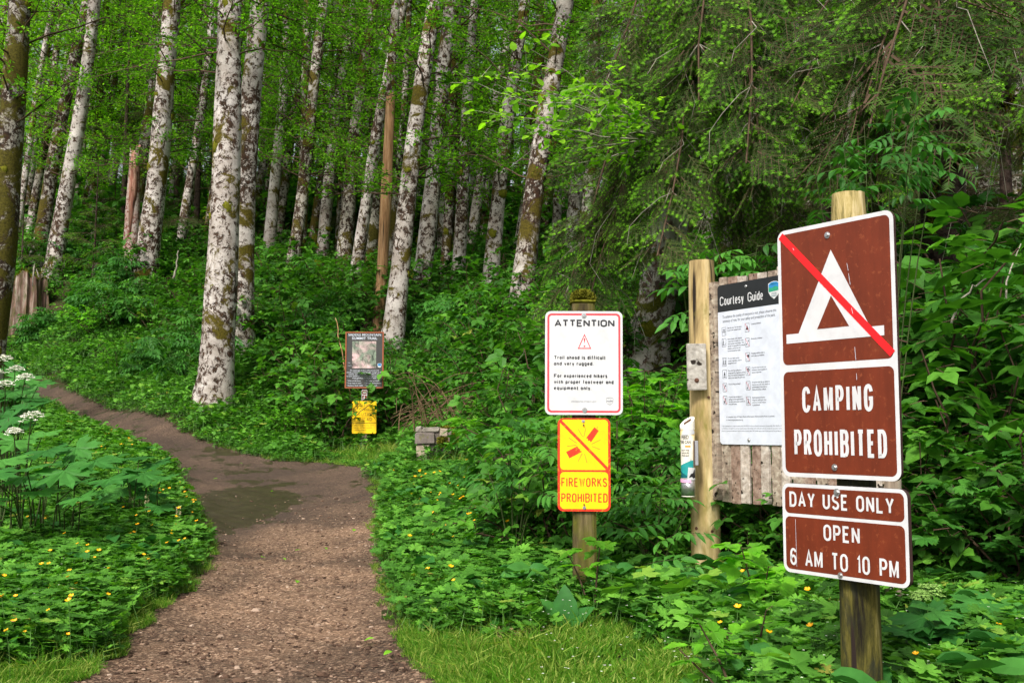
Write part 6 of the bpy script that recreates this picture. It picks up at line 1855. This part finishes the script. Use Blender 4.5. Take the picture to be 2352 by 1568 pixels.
og = gp(330, 9.6)
parsnip(og, [(330, 1090, 9.4, .3), (285, 1075, 9.5, .3), (370, 1100, 9.3, .26), (320, 1050, 9.8, .24), (260, 1050, 9.9, .26), (355, 1065, 9.8, .22)], [], "cow parsnip leaves without flowers beside the path's left bend")
og = gp(2150, 4.9)
parsnip(og, [(2110, 1450, 4.7, .17), (2160, 1430, 4.8, .17), (2200, 1470, 4.7, .16), (2130, 1500, 4.5, .16), (2230, 1440, 4.9, .15), (2080, 1480, 4.7, .15)], [(2137, 1347, 4.9, 1.0), (2113, 1362, 4.85, .7), (2160, 1450, 4.7, .6)], "cow parsnip with green unopened heads right of the brown signs' post", 'umbelgreen', .05)

# dock leaves
DOCK = T_leaf(.45, 8, .12, .25, .06)
DOCKW = T_leaf(.62, 8, .1, .3, .05)
def dock(px, py, Z, s, dirs, label):
    og = gp(px, Z); root = empty("dock_plant", og, label, "plant")
    for dr in dirs:
        gl = Geo(); dr = np.array(dr, float)
        place(gl, DOCKW if s > .2 else DOCK, np.array([[0, 0, .03]]), frames(norm(dr)[None], np.array([[0, -.5, 1.]])), s * R.uniform(.85, 1.1), var=.55, smooth=True)
        gl.obj("leaf", M['parsnip'], root)
dock(1835, 1560, 3.6, .24, ((.25, -.2, .8), (-.3, -.3, .35), (.6, .1, .4)), "big toothed dock leaf standing at the bottom edge left of the mossy post")
dock(1075, 1220, 7.4, .26, ((-.5, 0, .9), (.35, -.2, .9), (.0, -.3, .8), (.6, -.1, .3)), "broad dock plant among buttercups left of the yellow sign")
dock(1010, 1360, 6.0, .2, ((-.6, -.2, .45), (.6, -.2, .4), (.1, -.4, .5)), "low grey-green dock leaves by the grass left of the yellow sign's post")
dock(1296, 1400, 5.6, .22, ((0, -.1, 1), (-.3, -.1, .6), (.4, -.1, .5)), "upright dock leaf in front of the yellow sign's post")
dock(935, 1180, 8.3, .2, ((-.6, -.1, .5), (-.2, -.2, .9), (.4, -.2, .6)), "round-leaved dock at the right edge of the path bend")
dock(1200, 1290, 6.6, .24, ((.6, -.2, .4), (-.5, -.2, .4), (0, -.4, .4)), "wide drooping dock leaves in the cover below the yellow sign")

# bramble tangle of bare arching canes
og = gp(1010, 15.2)
root = empty("bramble_tangle", og, "tangle of bare brown arching canes right of the trail map sign", "bramble")
g = Geo()
for k in range(60):
    a_ = P(R.uniform(910, 1110), R.uniform(960, 1010), 15 + R.uniform(-.5, .8)) - og
    b_ = P(R.uniform(890, 1150), R.uniform(850, 985), 14.6 + R.uniform(-.6, .8)) - og
    m_ = (a_ + b_) / 2 + [R.normal(0, .15), 0, R.uniform(.1, .7)]
    t_ = np.linspace(0, 1, 9)[:, None]
    q = (1 - t_) ** 2 * a_ + 2 * t_ * (1 - t_) * m_ + t_ ** 2 * b_
    tube(g, q, np.linspace(.008, .003, 9), 4, 0, cap=False)
tag(g.obj("canes", plain("cane_brown", (.16, .1, .055), .9), root), kind='stuff')

# dead leaning sticks seen among the shrubs
def stick(pts, r, label, mat='palebranch'):
    q = np.array([P(*a) for a in pts]); og = q[0]
    tt = np.linspace(0, len(q) - 1, 10); q2 = np.array([np.interp(tt, range(len(q)), q[:, i]) for i in range(3)]).T - og
    g = Geo(); q2[1:-1] += R.normal(0, .012, (8, 3)); tube(g, q2, np.linspace(r, r * .4, 10), 6, 0, wob=.15)
    o = g.obj("dead_branch", M[mat]); o.location = Vector(og); tag(o, label, "branch")
stick([(806, 960, 17.5), (800, 880, 17.6), (778, 770, 17.8), (770, 730, 18)], .016, "orange-brown dead stick leaning in the shrubs left of the trail map sign", 'orangewood')
stick([(398, 640, 23), (405, 615, 23), (410, 575, 23)], .03, "short pale broken stick above the shrubs beside the white mossy alder")
stick([(1600, 700, 13), (1635, 560, 13.2), (1690, 430, 13.4), (1715, 395, 13.5)], .035, "crooked pale orange branch left of the notice board post top")
stick([(1930, 420, 10.5), (1948, 300, 10.6), (1955, 225, 10.6), (1990, 185, 10.8), (2020, 165, 11)], .03, "grey curved dead branch rising above the brown sign")
stick([(1790, 52, 12), (1850, 48, 12), (1920, 46, 12.2)], .025, "short pale horizontal branch in the boughs at the top right")
stick([(2185, 745, 7.8), (2200, 700, 7.7), (2235, 660, 7.6), (2265, 640, 7.6)], .011, "thin pale arching stem in the green wall right of the brown sign")
stick([(2310, 720, 8.2), (2315, 640, 8.2), (2345, 560, 8.3)], .010, "thin upright grey stem at the right edge of the photo")
stick([(1400, 290, 12.4), (1450, 300, 12.6), (1500, 345, 12.9), (1540, 330, 13.3)], .035, "mossy bare limb reaching left from the big grey leaning trunk", 'greybark')

# alder spray hanging in clear view before the wood
og = P(1545, 330, 12.2)
root = empty("alder_branch", og, "low alder branch with large pale leaves reaching left above the white sign", "branch")
gl = Geo(); gb = Geo(); pos = []; yd = []
for (ex, ey, eZ) in ((1170, 200, 10.5), (1240, 260, 10.5), (1180, 310, 11), (1330, 210, 10.2), (1400, 250, 10.4), (1290, 330, 11), (1130, 250, 11.5), (1380, 170, 10.5), (1450, 200, 10.6), (1200, 130, 11), (1100, 190, 12), (1330, 380, 11.5)):
    e = P(ex, ey, eZ) - og; q = curve_pts(np.zeros(3), norm(e), np.linalg.norm(e), 9, -.03, .12)
    tube(gb, q, np.linspace(.013, .003, 9), 4, 0, cap=False)
    for k in range(8):
        i = R.integers(2, 9); td = norm(norm(e) * .6 + R.normal(0, .5, 3) * [1, 1, .4]); tl = R.uniform(.2, .55)
        Ts = T_stick(q[min(i, 8)], q[min(i, 8)] + td * tl, .003); gb.add(Ts[0], Ts[1], 0)
        m = 7; u = R.random(m); pos.append(q[min(i, 8)] + np.outer(u, td) * tl + R.normal(0, .035, (m, 3))); yd.append(td + R.normal(0, .6, (m, 3)) * [1, 1, .5] + [0, 0, -.2])
pos = np.concatenate(pos); yd = np.concatenate(yd)
place(gl, T_leaf(.72, 4, .18, .15, .06), pos, frames(yd, np.array([0, -.5, 1.]) + R.normal(0, .35, pos.shape)), .10 * R.uniform(.6, 1.25, len(pos)))
gb.obj("twigs", M['palebranch'], root); gl.obj("leaves", M['alder_far'], root)

# ------------------------------------------------------------------ buttercups (each one a thing), tiny white flowers (stuff)
def buttercup_mesh(h):
    g = Geo(); bx_, by_ = R.normal(0, .03, 2)
    top = np.array([bx_, by_, h])
    tube(g, np.array([[0, 0, 0], [bx_ * .2, by_ * .2, h * .5], top]), [.0022, .0018, .0014], 4, 0, cap=False)
    tl = norm(np.array([R.normal(0, .3), -.35, 1.])); a_ = norm(np.cross(tl, [1, 0, 0])); b_ = np.cross(tl, a_)
    for k in range(5):
        an = k * 1.2566; rd = math.cos(an) * a_ + math.sin(an) * b_; sd = -math.sin(an) * a_ + math.cos(an) * b_; r = .0155
        V = [top, top + rd * r * .45 - sd * r * .42 + tl * r * .2, top + rd * r * 1.0 - sd * r * .42 + tl * r * .6, top + rd * r * 1.12 + tl * r * .65, top + rd * r * 1.0 + sd * r * .42 + tl * r * .6, top + rd * r * .45 + sd * r * .42 + tl * r * .2]
        g.add(V, [(0, 1, 2, 3), (0, 3, 4, 5)], 1)
    return g.mesh("buttercup", [M['stem'], M['petal']])
BC = [buttercup_mesh(h) for h in (.2, .26, .32, .36)]
spots = []
def bc_cluster(px, py, sx, sy, n, lab, grp):
    for _ in range(n):
        spots.append((px + R.normal(0, sx), py + R.normal(0, sy), lab, grp))
gl1 = ("yellow buttercup in the leafy cover left of the path, low in the photo", "buttercups in the foreground left of the path")
gl2 = ("yellow buttercup on the path's left edge below the big lobed leaves", "buttercups at the left edge of the path bend")
gl3 = ("small yellow buttercup in the meadow patch in front of the stone pillar", "buttercups in front of the stone pillar")
gl4 = ("yellow buttercup in the leafy cover left of the yellow sign", "buttercups left of the yellow sign")
gl5 = ("yellow buttercup in the leaves around the brown signs' mossy post", "buttercups around the brown signs' post")
bc_cluster(90, 1370, 120, 90, 38, *gl1); bc_cluster(320, 1290, 80, 50, 24, *gl1); bc_cluster(40, 1520, 60, 40, 14, *gl1)
bc_cluster(270, 1040, 40, 18, 20, *gl2); bc_cluster(405, 1190, 28, 45, 26, *gl2)
bc_cluster(1020, 1130, 50, 28, 44, *gl3); bc_cluster(1080, 1220, 70, 35, 38, *gl4); bc_cluster(1050, 1350, 70, 50, 6, *gl4)
for q in ((1730, 1365), (1716, 1370), (1760, 1362), (1842, 1365), (1736, 1440), (1856, 1422), (1732, 1495), (1838, 1530), (1870, 1524), (1800, 1530), (1820, 1410), (2218, 1500), (2282, 1503), (2335, 1540), (1756, 1500), (1646, 1462), (2285, 1475), (1690, 1480), (1895, 1390), (2100, 1560)):
    spots.append((q[0], q[1] + 60, *gl5))
cnt = 0
for (px, py, lab, grp) in spots:
    if px < -40: continue
    p_ = on_ground(px, py + 25, 3.4, 30)
    if path_dist(p_[:1], p_[1:2])[0] < .08: continue
    o = link("buttercup", BC[int(R.integers(0, 4))]); s = R.uniform(.6, 1.0)
    o.location = Vector(p_); o.scale = (s, s, s); o.rotation_euler = (0, 0, R.uniform(-.6, .6)); tag(o, lab, "flower", grp)
# tiny white flowers
g = Geo()
p = sample_area(2600, 3.6, 12, 100); px, py, _ = proj(p); d_ = path_dist(p[:, 0], p[:, 1])
ok = (d_ > .2) & (((px > 1200) & (p[:, 1] < 6.5)) | ((px < 420) & (R.random(len(px)) < .3)) )
p = p[ok][:420]; m = len(p)
p[:, 2] += R.uniform(.12, .26, m)
for k in range(4):
    a = k * 1.57 + R.uniform(0, 1, m); yd_ = np.stack([np.cos(a), np.sin(a), np.full(m, .3)], -1)
    place(g, T_small(.6, .1), p, frames(yd_, np.array([[0, 0, 1.]]) + 0 * yd_), .007, mat=0)
tag(g.obj("tiny_white_flowers", M['white_petal']), kind='stuff')
# pale seed spikes at the left path edge
for (px, py, Z, h) in ((330, 1150, 9.8, .35), (345, 1200, 9.4, .36), (418, 1190, 9.2, .3), (310, 1160, 9.9, .25)):
    b_ = gp(px, Z); g = Geo(); tube(g, np.array([[0, 0, 0], [.01, 0, h * .55], [.0, 0, h]]), [.003, .003, .002], 4, 0)
    m = 70; z_ = h * R.uniform(.45, 1, m); a = R.uniform(0, 6.28, m); dd = np.stack([np.cos(a), np.sin(a), .3 + 0 * a], -1)
    place(g, SMALL, np.stack([0 * z_, 0 * z_, z_], -1) + dd * .008, frames(dd, R.normal(0, 1, (m, 3))), .017, mat=1)
    o = g.obj("seed_spike", [M['stem'], plain("spike_cream", (.45, .4, .22), .8)]); o.location = Vector(b_)
    tag(o, "pale upright seed spike at the left edge of the path bend", "flower", "seed spikes at the left path edge")
# few fallen leaves on the path
for k, (px, py) in enumerate(((628, 1129), (815, 1218), (683, 1336), (649, 1284), (965, 1545), (600, 1282), (745, 1260), (552, 1065), (900, 1500), (500, 1100), (860, 1470), (690, 1265))):
    p_ = on_ground(px, py); g = Geo(); place(g, T_leaf(.6, 4, .3, .2), np.zeros((1, 3)), frames(np.array([[R.normal(), R.normal(), 0]]), np.array([[0.3, 0, 1.]])), .055, var=.9)
    o = g.obj("fallen_leaf", M['fresh']); o.location = Vector(p_) + Vector((0, 0, .012)); tag(o, "pale green fallen leaf lying on the bare path", "leaf", "fallen leaves on the path")
# dry grass clump on the short grass
p_ = on_ground(1178, 1480); g = Geo(); m = 160
a = R.uniform(0, 6.28, m)
for k in range(m):
    s0 = np.array([R.normal(0, .045), R.normal(0, .03), .05 + R.uniform(0, .03)]); dr = np.array([math.cos(a[k]), math.sin(a[k]), R.normal(0, .3)]) * R.uniform(.03, .07)
    Ts = T_stick(s0 - dr, s0 + dr, .0012); g.add(Ts[0], Ts[1], 0)
o = g.obj("dry_grass_clump", plain("straw", (.5, .38, .18), .9)); o.location = Vector(p_); tag(o, "small clump of dry straw-coloured grass on the lawn by the path", "dry grass")
